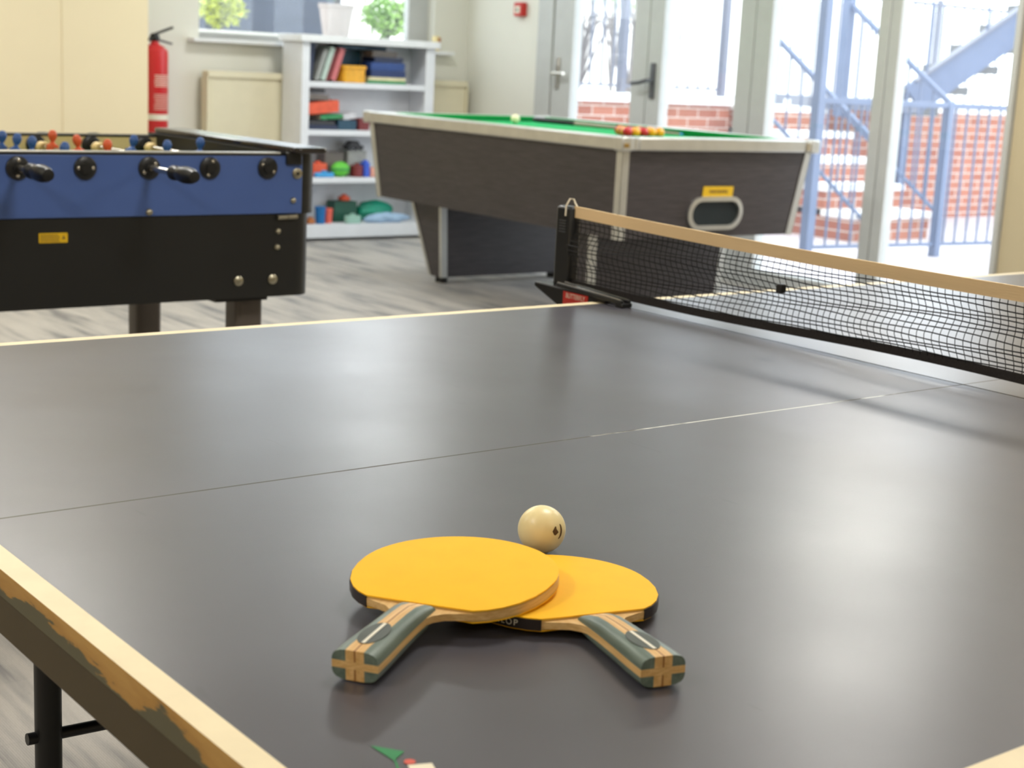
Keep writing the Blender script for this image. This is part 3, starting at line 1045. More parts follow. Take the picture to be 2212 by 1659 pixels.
def endf(a, z, out=0.0):
    # point on the tapered end face
    k = (z - ZB) / (ZR0 - ZB)
    y = bi[2] + (ti - bi[2]) * k - out
    return (a, y, z)


def stadium(cx, cz, w_, h_, seg=10):
    r_ = h_ / 2
    L_ = w_ / 2 - r_
    out = []
    for k in range(seg + 1):
        a = R(-90 + 180 * k / seg)
        out.append((cx + L_ + r_ * math.cos(a), cz + r_ * math.sin(a)))
    for k in range(seg + 1):
        a = R(90 + 180 * k / seg)
        out.append((cx - L_ + r_ * math.cos(a), cz + r_ * math.sin(a)))
    return out


bx_, bz_ = .625, .54
rw_o, rw_i = stadium(bx_, bz_, .345, .155), stadium(bx_, bz_, .30, .112)
mb = MB()
n = len(rw_o)
rings = [mb.add([endf(*q, .002) for q in rw_o]), mb.add([endf(*q, .014) for q in rw_o]), mb.add([endf(*q, .016) for q in rw_i]), mb.add([endf(*q, .002) for q in rw_i])]
for a, b in zip(rings, rings[1:]):
    for k in range(n):
        l = (k + 1) % n
        mb.face((a + k, a + l, b + l, b + k))
wf = mb.build('ball_return_frame', 'silver', pool, local=True)
wf['label'] = 'silver oval ball return frame'
mb = MB()
k0 = mb.add([endf(*q, .003) for q in rw_i])
mb.face([k0 + i for i in range(n)])
mb.build('ball_return_opening', 'dark_hole', pool, local=True)
mb = MB()
mb.prism([(.535, .616), (.725, .616), (.725, .664), (.535, .664)], lambda q: endf(*q, .001), lambda q: endf(*q, .004))
pl_ = mb.build('name_plate', 'label_yellow', pool, local=True)
mb = MB()
random.seed(2)
x = .575
while x < .69:
    w_ = random.uniform(.006, .014)
    mb.prism([(x, .633), (x + w_, .633), (x + w_, .648), (x, .648)], lambda q: endf(*q, .0045), lambda q: endf(*q, .005))
    x += w_ + .004
mb.build('plate_print', 'brass', pl_, local=True)
MB().box(.004, .034, -.006, .004, .838, .856).build('rail_lock', 'brass', pool, local=True, bevel=.002)
MB().box(PW - .09, PW - .06, -.004, .004, .83, .872).build('rail_clip', 'chrome', pool, local=True, bevel=.002)


def pedestal(y_in, y_top, y_bot):
    xa, xb = .2, 1.04
    z0 = .035
    mb = MB()
    ys = sorted
    mb.hexa([(xa, y_in, z0), (xb, y_in, z0), (xb, y_bot, z0), (xa, y_bot, z0), (xa - .02, y_in, ZB + .01), (xb + .02, y_in, ZB + .01), (xb + .02, y_top, ZB + .01), (xa - .02, y_top, ZB + .01)])
    lg = mb.build('leg', 'wenge', pool, local=True)
    s_ = -1 if y_bot > y_in else 1
    for x_, dx in ((xa, 1), (xb, -1)):
        for y_b, y_t, dy in ((y_in, y_in, 1 if y_bot > y_in else -1), (y_bot, y_top, -1 if y_bot > y_in else 1)):
            e_, w_ = .004, .034
            c = []
            for (xx, yy, zz) in ((x_, y_b, z0), (x_ - dx * .02, y_t, ZB - .004)):
                c.append([(xx - dx * e_, yy - dy * e_, zz), (xx + dx * w_, yy - dy * e_, zz), (xx + dx * w_, yy + dy * w_ * .5, zz), (xx - dx * e_, yy + dy * w_ * .5, zz)])
            # thin L wrap made of a slim corner post
            MB().hexa(c[0] + c[1]).build('leg_trim', 'silver', lg, local=True)
            MB().lathe([(.022, 0), (.022, z0)], (x_ + dx * .04, y_b + dy * .04, 0), 14).build('foot', 'black_plastic', lg, local=True)


pedestal(.58, .39, .41)
pedestal(1.64, 1.93, 1.76)

# balls and cue on the cloth
BR = .0254
zb = ZBED + BR


def pool_ball(label, m, a, b, group):
    q = pool_w(a, b, zb)
    o = MB().sphere(q, BR, 22, 14).build('pool_ball', m, None, org=q)
    return tag(o, label, 'pool ball', group)


pool_ball('white cue ball near the far end of the pool table', 'ball_white', .72, 1.75, None)
RW = ['near row of the rack', 'second row of the rack', 'third row of the rack', 'fourth row of the rack', 'rack tip']
CW = {5: ['left end of', 'second from left in', 'centre of', 'second from right in', 'right end of'],
      4: ['left end of', 'second from left in', 'second from right in', 'right end of'],
      3: ['left end of', 'centre of', 'right end of'], 2: ['left of', 'right of'], 1: ['at']}
PAT = [['ball_red', 'ball_yellow', 'ball_red', 'ball_yellow', 'ball_red'], ['ball_yellow', 'ball_red', 'ball_red', 'ball_yellow'],
       ['ball_red', 'ball_black', 'ball_yellow'], ['ball_yellow', 'ball_red'], ['ball_red']]
PAT[0] = ['ball_red', 'ball_yellow', 'ball_red', 'ball_yellow', 'ball_yellow']
for r_, row in enumerate(PAT):
    n_ = len(row)
    for k, m_ in enumerate(row):
        a = .60 + (k - (n_ - 1) / 2) * BR * 2.02
        b = .55 + r_ * BR * 1.75
        nm = {'ball_red': 'red', 'ball_yellow': 'yellow', 'ball_black': 'black'}[m_]
        pool_ball(f'{nm} pool ball, {CW[n_][k]} {RW[r_]}' if r_ < 4 else f'{nm} pool ball at the tip of the rack', m_, a, b, 'racked pool balls')
q1 = pool_w(1.09, .80, ZBED + .0072)
cue = thing('pool_cue', 'pool cue with black butt lying along the green cloth', 'pool cue', pool_w(1.07, 1.3, ZBED))
q0 = pool_w(1.03, 1.985, ZBED + .0155)
dq = (q1 - q0)
MB().tube([q0, q0 + dq * .02, q0 + dq * .30], [.012, .0145, .0125], 12).build('butt', 'black_plastic', cue)
MB().tube([q0 + dq * .30, q0 + dq * .985], [.0124, .0065], 12).build('shaft', 'cue_wood', cue)
MB().tube([q0 + dq * .985, q0 + dq], [.0065, .006], 12).build('tip', 'sky', cue)

# ================================================================== FOOTBALL TABLE
FX0, FX1, FY0, FY1 = .19, 1.57, 1.30, 2.06
foos = thing('football_table', 'blue and black table football table with legs', 'football table', (.9, 1.7, 0))
ZT = .92
# lower black body with rounded ends
MB().zprism(round_rect(FX0 + .01, 1.553, FY0, FY1, .05, 8), .572, .775).build('lower_body', 'foos_black', foos)
# upper end boxes (rounded outside corners)
MB().zprism(round_rect(1.455, FX1, FY0 + .002, FY1, .055, 8, (0, 1, 1, 0)), .775, .924).build('end_box', 'foos_black', foos)
MB().zprism(round_rect(FX0, .31, FY0 + .002, FY1, .055, 8, (1, 0, 0, 1)), .775, .924).build('end_box', 'foos_black', foos)
fp = MB().box(.235, 1.514, FY0 - .004, FY0 + .022, .776, ZT - .004).build('front_panel', 'foos_blue', foos, bevel=.002)
MB().box(.31, 1.455, FY0 - .004, FY0 + .03, ZT - .004, ZT).build('front_top_strip', 'foos_black', foos)
MB().box(.31, 1.455, FY0 + .0, FY0 + .028, ZT, ZT + .004).build('front_top_lip', 'silver', foos, bevel=.001)
MB().box(.31, 1.455, FY0 + .022, FY0 + .032, .80, ZT).build('inner_front_board', 'foos_cream', foos)
MB().box(.31, 1.455, 2.005, 2.06, .775, ZT - .006).build('rear_panel', 'foos_cream', foos)
MB().box(.31, 1.455, 2.003, 2.062, ZT - .006, ZT - .001).build('rear_top_strip', 'foos_black', foos)
MB().box(.31, 1.455, FY0 + .03, 2.005, .775, .80).build('playing_field', 'foos_field', foos)
for x0, x1 in ((1.474, 1.572), (.188, .286)):
    MB().zprism(round_rect(x0, x1, 1.262, 2.075, .022, 6), .924, .938).build('end_ledge', 'foos_ledge', foos, bevel=.004)
MB().box(1.466, 1.508, FY0 - .012, FY0, .895, .926).build('corner_bracket', 'black_plastic', foos, bevel=.003)
lk = MB().lathe([(.013, 0), (.013, .004), (.009, .006), (0, .006)], (1.498, FY0 - .004, .874), 20, AX_Y).build('lock', 'nickel', foos)
MB().lathe([(.004, .006), (.003, .0075), (0, .0075)], (1.498, FY0 - .004, .874), 12, AX_Y).build('keyhole', 'black_metal', lk)
for (x, z, r_) in ((1.112, .786, .0085), (1.489, .808, .0075), (1.451, .733, .0075), (1.449, .694, .0075), (1.345, .615, .0125), (1.438, .615, .0125), (.36, .786, .0085), (.30, .615, .0125)):
    yy = FY0 - .004 if z > .776 else FY0
    MB().lathe([(r_, 0), (r_ * .95, .003), (r_ * .55, .0065), (0, .0075)], (x, yy, z), 18, AX_Y).build('screw', 'nickel', foos)
MB().tube([(1.446, FY0 - .006, .767), (1.472, FY0 - .006, .768)], .006, 10).tube([(1.4735, FY0 - .006, .768), (1.50, FY0 - .006, .769)], .006, 10).build('hinge', 'nickel', foos)
MB().box(1.29, 1.43, FY0 + .01, FY0 + .08, .563, .572).build('leg_plate', 'black_metal', foos)
lb = MB().zprism([(0, 0)], 0, 0) if False else MB().prism(round_rect(.853, .919, .721, .743, .002, 3), lambda q: (q[0], FY0, q[1]), lambda q: (q[0], FY0 - .0012, q[1])).build('warning_label', 'label_yellow', foos)
mb = MB()
random.seed(5)
for k in range(5):
    z = .7385 - k * .0036
    x = .857
    while x < (.898 if k else .89):
        w_ = random.uniform(.003, .008)
        mb.box(x, min(x + w_, .9), FY0 - .0016, FY0 - .0011, z - .0008, z + .0008)
        x += w_ + .0012
mb.prism([(.905, .729), (.914, .729), (.9095, .738)], lambda q: (q[0], FY0 - .0016, q[1]), lambda q: (q[0], FY0 - .0011, q[1]))
mb.build('label_print', 'brass', lb)
# legs
for (x, y) in ((1.405, 1.385), (1.405, 1.97), (.35, 1.385), (.35, 1.97)):
    lg = MB().zprism(round_rect(x - .037, x + .037, y - .037, y + .037, .016, 5), .02, .575).build('leg', 'foos_leg', foos)
    MB().lathe([(.03, 0), (.03, .012), (.02, .022), (0, .022)], (x, y, 0), 16).build('foot', 'black_plastic', lg)

ROD_Z = .887
RODS = [1.4165 - .1525 * i for i in range(8)]


def player_mb(x, y, tilt, mname):
    mb = MB()
    z = ROD_Z
    mb.lathe([(0, .050), (.0075, .048), (.0118, .040), (.0122, .034), (.0095, .026), (.0062, .0215), (.0066, .018), (.013, .0135), (.0155, .008), (.0158, -.006), (.0135, -.020), (.0125, -.03), (.0098, -.055), (.0085, -.068), (0, -.07)],
             (0, 0, 0), 14)
    mb.v = [Vector((v.x * .92, v.y, v.z)) if v.z > .018 else Vector((v.x * .72, v.y * 1.15, v.z)) for v in mb.v]
    mb.box(-.012, .010, -.011, .011, -.084, -.066)
    mb.box(-.008, .008, -.0215, .0215, -.006, .012)
    Rm = Matrix.Rotation(tilt, 3, 'Y')
    mb.v = [Rm @ v + Vector((x, y, z)) for v in mb.v]
    return mb.build('player', mname, None, org=None)


def add_player(rod, x, y, tilt, m):
    ob = player_mb(x, y, tilt, m)
    me = ob.data
    me.transform(Matrix.Translation(-ORG[foos.name]))
    ob.parent = rod
    return ob


ROWS = [('player_blue', [1.659], .05), ('player_blue', [1.743, 1.532], .15), ('player_orange', [1.885, 1.706, 1.534], -.06), ('player_blue', [1.93, 1.83, 1.733, 1.624, 1.43], .12),
        ('player_orange', [1.90, 1.80, 1.68, 1.57, 1.46], 0.0), ('player_blue', [1.86, 1.67, 1.48], .1), ('player_orange', [1.77, 1.56], 0.0), ('player_orange', [1.66], 0.0)]
HANDLE_FRONT = {2: (1.172, 1.058), 4: (1.222, 1.112), 5: (1.2, 1.09), 7: (1.2, 1.09)}
for i, x in enumerate(RODS):
    front = i in HANDLE_FRONT
    y_a = HANDLE_FRONT[i][0] - .02 if front else FY0 - .003
    y_b = 2.19 if front else 2.36
    rod = MB().tube([(x, y_a, ROD_Z), (x, y_b, ROD_Z)], .0075, 12).build('rod', 'chrome', foos)
    mname, ys, tl = ROWS[i]
    for j, y in enumerate(ys):
        add_player(rod, x, y, tl + .1 * math.sin(3 * j + i), mname)
    for y in (1.372, 1.955):
        MB().lathe([(.013, -.016), (.016, -.008), (.016, .008), (.013, .016)], (x, y, ROD_Z), 16, AX_Y).build('stopper', 'player_cream', rod)
    if front:
        ya, yb = HANDLE_FRONT[i]
        prof = [(.0115, ya), (.0165, ya - .006), (.0168, ya - .02), (.0125, ya - .03), (.0125, ya - .036), (.0178, ya - .06), (.0192, ya - .085), (.0172, ya - .115), (.0125, ya - .136), (0, ya - .14)]
        prof = [(r_, ya - (ya - y_) * (ya - yb) / .14) for r_, y_ in prof]
    else:
        ya, yb = 2.25, 2.40
        prof = [(.0115, ya), (.0165, ya + .006), (.0168, ya + .02), (.0125, ya + .03), (.0178, ya + .06), (.0192, ya + .085), (.0165, ya + .13), (0, yb)]
    # spin axis along y through the rod
    A = Matrix(((1, 0, 0), (0, 0, 1), (0, 1, 0)))
    MB().lathe([(r_, y_) for r_, y_ in prof], (x, 0, ROD_Z), 20, A).build('handle', 'black_plastic', rod)
    for y_, s_ in ((FY0 - .004, 1), (2.004, 1)):
        bsh = MB().lathe([(.0262, 0), (.0262, .004), (.024, .006), (.012, .007), (.012, .011), (0, .011)], (x, y_, ROD_Z + (0 if y_ < 1.5 else .004)), 28, AX_Y).build('bushing', 'black_plastic', foos)
        if y_ < 1.5:
            a0 = (70, 35, 160, 75, 30, 10, 60, 100)[i] if i < 8 else 0
            a0 = {0: 150, 1: 70, 2: 35, 3: 0, 4: 85}.get(i, a0)
            for sg in (0, 180):
                a = R(a0 + sg)
                MB().lathe([(.0042, .0045), (.0042, .0065), (.002, .0075), (0, .0075)], (x + .0165 * math.cos(a), y_, ROD_Z + .0165 * math.sin(a)), 12, AX_Y).build('screw', 'chrome', bsh)

# ================================================================== TABLE TENNIS TABLE
TZ, TH = .76, .022
TW = 1.525


def tt_half(name, label, x0, x1, end_x):
    tb = thing(name, label, 'table tennis table', ((x0 + x1) / 2, -TW / 2, 0))
    mb = MB()
    lw = .02
    e = end_x                               # the outer end carries the end line
    xin0, xin1 = (x0 + lw, x1) if e == x0 else (x0, x1 - lw)
    z = TZ
    cl = .0017
    ym = -TW / 2
    # top sheet split into painted fields (no overlaps)
    ys = [-TW, -TW + lw, ym - cl, ym + cl, -lw, 0]
    xs = [x0, xin0, xin1, x1] if e == x0 else [x0, xin1, x1]
    xs = sorted(set(xs))
    grid = [[mb.add([(x, y, z)]) for y in ys] for x in xs]
    for a in range(len(xs) - 1):
        for b in range(len(ys) - 1):
            xm = (xs[a] + xs[a + 1]) / 2
            on_end = (e == x0 and xm < x0 + lw) or (e == x1 and xm > x1 - lw)
            if on_end or b in (0, 4):
                mb.use('line_cream')
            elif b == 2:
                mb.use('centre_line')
            else:
                mb.use('table_top')
            mb.face((grid[a][b], grid[a + 1][b], grid[a + 1][b + 1], grid[a][b + 1]))
    mb.use('edge_worn')
    zb_ = z - TH
    c = mb.add([(x0, -TW, zb_), (x1, -TW, zb_), (x1, 0, zb_), (x0, 0, zb_)])
    mb.face((c + 3, c + 2, c + 1, c))
    n_, m_ = len(xs) - 1, len(ys) - 1
    mb.face([grid[k][0] for k in range(n_, -1, -1)] + [c, c + 1])
    mb.face([grid[k][m_] for k in range(n_ + 1)] + [c + 2, c + 3])
    mb.use('edge_worn' if e == x0 else 'apron')
    mb.face([grid[0][k] for k in range(m_ + 1)] + [c + 3, c])
    mb.use('edge_worn' if e == x1 else 'apron')
    mb.face([grid[n_][k] for k in range(m_, -1, -1)] + [c + 1, c + 2])
    mb.build('tabletop', None, tb, smooth=False)
    # apron frame under the top
    az0, az1 = TZ - TH - .037, TZ - TH - .0028
    ai, aw = .004, .025
    mb = MB()
    mb.box(x0 + ai, x0 + ai + aw, -TW + ai, -ai, az0, az1)
    mb.box(x1 - ai - aw, x1 - ai, -TW + ai, -ai, az0, az1)
    mb.box(x0 + ai + aw, x1 - ai - aw, -TW + ai, -TW + ai + aw, az0, az1)
    mb.box(x0 + ai + aw, x1 - ai - aw, -ai - aw, -ai, az0, az1)
    mb.build('apron', 'apron', tb, bevel=.002)
    MB().box(x0 + .012, x1 - .012, -TW + .012, -.012, az1, TZ - TH).build('packing_strip', 'black_plastic', tb)
    return tb


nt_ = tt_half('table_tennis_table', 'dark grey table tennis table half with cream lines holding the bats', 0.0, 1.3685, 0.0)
ft_ = tt_half('table_tennis_table', 'far half of the table tennis table beyond the net', 1.3715, 2.74, 2.74)
for tb, xs_, in ((nt_, (.15, 1.18)), (ft_, (2.59, 1.56))):
    for x in xs_:
        for y in (-.585, -TW + .30):
            lg = MB().tube([(x, y, .015), (x, y, .715)], .0135, 16).build('leg', 'black_metal', tb)
            MB().lathe([(.02, 0), (.02, .012), (.012, .018), (0, .018)], (x, y, 0), 14).build('foot', 'black_plastic', lg)
    x = xs_[0]
    s_ = 1 if xs_[1] > xs_[0] else -1
    for y in (-.585, -TW + .30):
        MB().tube([(x - s_ * .022, y, .468), (x + s_ * .5, y, .452), (x + s_ * 1.03, y, .44)], .0062, 10).build('cross_brace', 'black_metal', tb)

# stickers at the near end
mb = MB()
zz = TZ + .0004


def flat(mb, pts, z):
    i = mb.add([(x, y, z) for x, y in pts])
    mb.face([i + k for k in range(len(pts))])
    return mb


st = flat(flat(MB(), [(.0755, -1.2955), (.0765, -1.3195), (.0885, -1.3125)], zz), [(.0765, -1.3195), (.0705, -1.333), (.0720, -1.334), (.0780, -1.3190)], zz).build('glass_sticker', 'sticker_green', nt_)
mb = MB()
flat(mb, [(.0835 + .0035 * math.cos(2 * math.pi * k / 18), -1.3255 + .0035 * math.sin(2 * math.pi * k / 18)) for k in range(18)], zz)
mb.build('cherry_sticker', 'sticker_red', nt_)
flat(MB(), [(.0800, -1.3285), (.0935, -1.3335), (.0800, -1.3700), (.0660, -1.3640)], zz).build('label_sticker', 'sticker_white', nt_)

# ================================================================== NET
NX = 1.386
net = thing('table_tennis_net', 'black table tennis net with tan top tape and clamp post', 'net', (NX, -TW / 2, TZ))
Y0, Y1 = .105, -TW - .105


def sag(y):
    t_ = (y - Y0) / (Y1 - Y0)
    return 4 * t_ * (1 - t_)


def zt(y):
    return .9165 - .013 * sag(y)


def zbm(y):
    return .7755 + .003 * sag(y) + .003 * math.sin(y * 7)


def xw(y, f):
    """slack of the net out of plane; f = 0 bottom .. 1 top"""
    e = math.sin(math.pi * f)
    return NX + e * (.008 * math.sin(5.1 * y + 2.6 * f * 3) + .005 * math.sin(11.0 * y - 5 * f)) + (1 - f) * .012 * sag(y)


def ribbon(mb, pts, w_):
    mb.tube(pts, w_, 4, False)


TAPE = .020
mb = MB()
ny = 136
rows = 14
for k in range(ny):
    y = Y0 + (Y1 - Y0) * (k + .5) / ny
    pts = []
    for j in range(13):
        f = j / 12
        yy = y + .0035 * math.sin(9 * y + 4 * f) * math.sin(math.pi * f)
        pts.append((xw(y, f), yy, zbm(y) + (zt(y) - TAPE - zbm(y)) * f))
    ribbon(mb, pts, .00072)
for j in range(1, rows):
    f = j / rows
    pts = []
    for k in range(171):
        y = Y0 + (Y1 - Y0) * k / 170
        dz = .0022 * math.sin(7.5 * y + j) * math.sin(math.pi * f) + .0012 * math.sin(31 * y + 2 * j)
        pts.append((xw(y, f), y, zbm(y) + (zt(y) - TAPE - zbm(y)) * f + dz))
    ribbon(mb, pts, .00095)
mb.build('net_mesh', 'net_black', net)


def strip(mb, zlo, zhi, th, yc0=Y0, yc1=Y1, nn=90, f=0.0):
    prev = None
    for k in range(nn + 1):
        y = yc0 + (yc1 - yc0) * k / nn
        x = xw(y, f)
        i = mb.add([(x - th, y, zlo(y)), (x + th, y, zlo(y)), (x + th, y, zhi(y)), (x - th, y, zhi(y))])
        if prev is not None:
            for a in range(4):
                b = (a + 1) % 4
                mb.face((prev + a, prev + b, i + b, i + a))
        else:
            mb.face((i, i + 1, i + 2, i + 3))
        prev = i
    mb.face((prev + 3, prev + 2, prev + 1, prev))
    return mb


strip(MB(), lambda y: zt(y) - TAPE, zt, .0022, Y0 - .004, Y1 + .004, f=1.0).build('top_tape', 'tape_tan', net)
strip(MB(), lambda y: zbm(y) - .0075, lambda y: zbm(y) + .006, .0012, f=0.0).build('bottom_band', 'net_band', net)
MB().box(NX - .006, NX + .006, -.4095, -.3975, .8335, .8475).build('tension_bead', 'black_plastic', net, bevel=.002)


def post(side):
    yo = 0.0 if side > 0 else -TW
    s_ = side

    def Y(d):
        return yo + s_ * d
    p_ = MB().box(NX - .010, NX + .014, min(Y(.098), Y(.142)), max(Y(.098), Y(.142)), .760, .915)
    p_.build('post', 'black_plastic', net, bevel=.005)
    mb = MB()
    for k in range(5):
        mb.box(NX - .0115, NX - .0095, min(Y(.112), Y(.130)), max(Y(.112), Y(.130)), .868 + k * .005, .870 + k * .005)
    mb.build('post_ridges', 'grey_handle', net)
    prof = [(.172, .772), (.160, .772), (-.03, .768), (-.03, .762), (.004, .762), (.004, .736), (.075, .728), (.172, .764)]
    cl = MB().prism([(Y(d), z) for d, z in prof], lambda q: (NX - .028, q[0], q[1]), lambda q: (NX + .012, q[0], q[1]))
    cb = cl.build('clamp', 'black_metal', net, bevel=.002)
    mb = MB()
    for xx in (NX - .031, NX - .014):
        mb.bar((xx, Y(.10), .777), (xx, Y(-.075), .769), .007, .008)
    mb.box(NX - .034, NX - .010, min(Y(-.078), Y(-.06)), max(Y(-.078), Y(-.06)), .7605, .768)
    mb.build('clamp_arm', 'black_plastic', cb, bevel=.0015)
    mb = MB()
    for xx in (NX - .031, NX - .014):
        mb.bar((xx, Y(.10), .7815), (xx, Y(-.07), .7737), .0022, .0012)
    mb.build('arm_highlight_strip', 'chrome', cb)
    MB().tube([(NX - .008, Y(.04), .62), (NX - .008, Y(.04), .735)], .006, 12).lathe([(.018, .60), (.018, .62)], (NX - .008, Y(.04), 0), 16).build('clamp_screw', 'black_metal', cb)
    if s_ > 0:
        lb_ = MB().box(NX - .0292, NX - .0278, .018, .086, .742, .7668).build('label', 'label_red', cb)
        lb_['label'] = 'red maker label with white capitals'
        # text faces -x, reads toward -y
        Mx = Matrix(((0, 0, -1, NX - .0294), (-1, 0, 0, .052), (0, 1, 0, .7597), (0, 0, 0, 1)))
        Mx = Matrix.Translation(-ORG[net.name]) @ Mx
        text_obj('lettering', 'BUTTERFLY', 'ink_white', lb_, .0125, Mx, .0001, .82)
        Mx2 = Matrix.Translation(Vector((0, -.002, -.0095))) @ Mx
        text_obj('lettering', 'CLIP', 'ink_white', lb_, .006, Mx2, .0001, .9) if False else None
        # short cord loop over the post top
        MB().tube([(NX - .0115, .113, .898), (NX - .0115, .1125, .916), (NX - .004, .112, .9285), (NX + .001, .107, .928), (NX + .001, .102, .921), (NX - .001, .094, .916)], .0016, 8).build('cord', 'cord_white', net)


post(1)
post(-1)

# ================================================================== BATS AND BALL
BT = .0026         # half thickness of the wood blade
RT = .0023         # rubber + sponge on each side


def blade_outline(n=72):
    """half-profile along x (0 = handle end); returns closed outline from neck to neck"""
    L, W = .2505, .0765
    xc = .1765
    a = L - xc
    pts = []
    # start at neck (y<0 side) -> wing -> round -> mirrored
    side = [(.060, -.0135), (.085, -.0140), (.0905, -.0165), (.0965, -.0225), (.100, -.031), (.104, -.041), (.1095, -.0500), (.1175, -.0583), (.1295, -.0664), (.146, -.0728), (.162, -.0758), (.1765, -.0765)]
    pts += side
    m_ = 30
    for k in range(1, m_):
        t_ = -90 + 180 * k / m_
        pts.append((xc + a * math.cos(R(t_)), W * math.sin(R(t_))))
    pts += [(x, -y) for x, y in side[::-1]]
    return pts


OUT = blade_outline()


def rubber_outline():
    xs = .103
    return [(x, y) for x, y in OUT if x > xs - 1e-6]


def make_bat(label, tapes, letters):
    b = thing('table_tennis_bat', label, 'table tennis bat', (0, 0, 0), group=None)
    ORG[b.name] = Vector((0, 0, 0))
    # wood blade running through the handle
    prof = [(.0, -.0166), (.02, -.0160), (.045, -.0146), (.07, -.0138)] + OUT[1:-1] + [(.07, .0138), (.045, .0146), (.02, .0160), (.0, .0166)]
    MB().zprism(prof, -BT, BT).build('blade', 'blade_wood', b, local=True)
    ro = rubber_outline()
    mb = MB()
    n = len(ro)
    zs = [BT, BT + RT * .55, BT + RT * .95, BT + RT]
    ins = [.0004, .0002, .0002, .0010]
    cx, cy = .18, 0

    def inset(q, d):
        v = Vector((q[0] - cx, q[1] - cy))
        l = v.length
        v *= (l - d) / l
        return (cx + v.x, cy + v.y)
    rg_ = [mb.add([(*inset(q, i), z) for q in ro]) for z, i in zip(zs, ins)]
    for q in range(3):
        mb.use('rubber_edge' if q == 0 else 'rubber_yellow')
        for k in range(n):
            l = (k + 1) % n
            mb.face((rg_[q] + k, rg_[q] + l, rg_[q + 1] + l, rg_[q + 1] + k))
    mb.use('rubber_yellow')
    mb.face([rg_[3] + k for k in range(n)])
    mb.face([rg_[0] + k for k in range(n)][::-1])
    o = mb.build('rubber', None, b, local=True)
    o['label'] = 'yellow rubber face on top'
    mb = MB()
    rg_ = [mb.add([(*inset(q, i), -z) for q in ro]) for z, i in zip(zs, ins)]
    for q in range(3):
        mb.use('rubber_edge' if q == 0 else 'rubber_yellow')
        for k in range(n):
            l = (k + 1) % n
            mb.face((rg_[q] + k, rg_[q] + l, rg_[q + 1] + l, rg_[q + 1] + k))
    mb.face([rg_[3] + k for k in range(n)])
    mb.face([rg_[0] + k for k in range(n)][::-1])
    mb.build('rubber', None, b, local=True)
    # edge tape pieces: (start fraction, end fraction) along the rubber outline
    for t0, t1 in tapes:
        mb = MB()
        i0, i1 = int(t0 * (n - 1)), int(t1 * (n - 1))
        prev = None
        for k in range(i0, i1 + 1):
            q = inset(ro[k], -.0006)
            q2 = inset(ro[k], .0003)
            zt_ = BT + RT * .62
            i = mb.add([(*q, -zt_), (*q, zt_), (*q2, zt_), (*q2, -zt_)])
            if prev is not None:
                for a in range(4):
                    l = (a + 1) % 4
                    mb.face((prev + a, prev + l, i + l, i + a))
            else:
                mb.face((i, i + 1, i + 2, i + 3))
            prev = i
        mb.face((prev + 3, prev + 2, prev + 1, prev))
        tp = mb.build('edge_tape', 'tape_black', b, local=True)
        if letters and letters[0] == (t0, t1):
            _, body, tc, size, flip = letters
            step = size * .80
            # letters stand upright on the tape, one after the other along the rim
            tot = len(body)
            acc = [0]
            for k in range(n - 1):
                acc.append(acc[-1] + (Vector(ro[k + 1]) - Vector(ro[k])).length)
            s0 = acc[-1] - tc
            for li, ch in enumerate(body):
                s_ = s0 + (li - (tot - 1) / 2) * step * (-1 if flip else 1)
                k = max(j for j in range(n - 1) if acc[j] <= s_)
                f = (s_ - acc[k]) / (acc[k + 1] - acc[k])
                A_, B_ = Vector(ro[k]), Vector(ro[k + 1])
                pos = A_.lerp(B_, f)
                tg = (B_ - A_).normalized() * (-1 if flip else 1)
                nr = Vector((pos.x - cx, pos.y)).normalized()
                nr = Vector((tg.y, -tg.x))
                if nr.dot(Vector((pos.x - cx, pos.y))) < 0:
                    nr = -nr
                pos = pos + nr * .0009
                Mx = Matrix(((tg.x, 0, nr.x, pos.x), (tg.y, 0, nr.y, pos.y), (0, 1, 0, 0), (0, 0, 0, 1)))
                text_obj('lettering', ch, 'ink_white', tp, size, Mx, .0001, 1.05)
    # handle slabs above and below the blade
    st_ = [(0.0, .0166, .0078), (.008, .0164, .0083), (.02, .0160, .0083), (.045, .0146, .0080), (.07, .0138, .0076), (.086, .0138, .0066), (.101, .0140, .0028)]
    for sg in (1, -1):
        mb = MB()
        rows_ = []
        for x, w_, h_ in st_:
            ring = []
            cs = [(-1, 0.0), (-.985, .30), (-.93, .58), (-.82, .80), (-.62, .95), (-.40, 1.0), (-.04, 1.0), (.04, 1.0), (.40, 1.0), (.62, .95), (.82, .80), (.93, .58), (.985, .30), (1, 0.0)]
            for c_, hh in cs:
                ring.append((x, c_ * w_, sg * (BT + hh * h_)))
            rows_.append(mb.add(ring))
        nseg = len(cs)

        def mfor(c0, c1):
            c_ = (c0 + c1) / 2
            if abs(c_) < .04:
                return 'handle_brown'
            if abs(c_) < .40:
                return 'handle_tan'
            return 'handle_green'
        for a, bb in zip(rows_, rows_[1:]):
            for k in range(nseg - 1):
                mb.use(mfor(cs[k][0], cs[k + 1][0]))
                mb.face((a + k, a + k + 1, bb + k + 1, bb + k))
        # end faces in three woods, built as strips down to the blade plane
        for row, (x, w_, h_) in ((rows_[0], st_[0]), (rows_[-1], st_[-1])):
            lows = [mb.add([(x, c_ * w_, sg * BT)]) for c_, _ in cs]
            for k in range(nseg - 1):
                mb.use(mfor(cs[k][0], cs[k + 1][0]))
                if k == 0:
                    mb.face((row + k + 1, lows[k], lows[k + 1]))
                elif k == nseg - 2:
                    mb.face((row + k, lows[k], lows[k + 1]))
                else:
                    mb.face((row + k, row + k + 1, lows[k + 1], lows[k]))
        h = mb.build('handle', None, b, local=True)
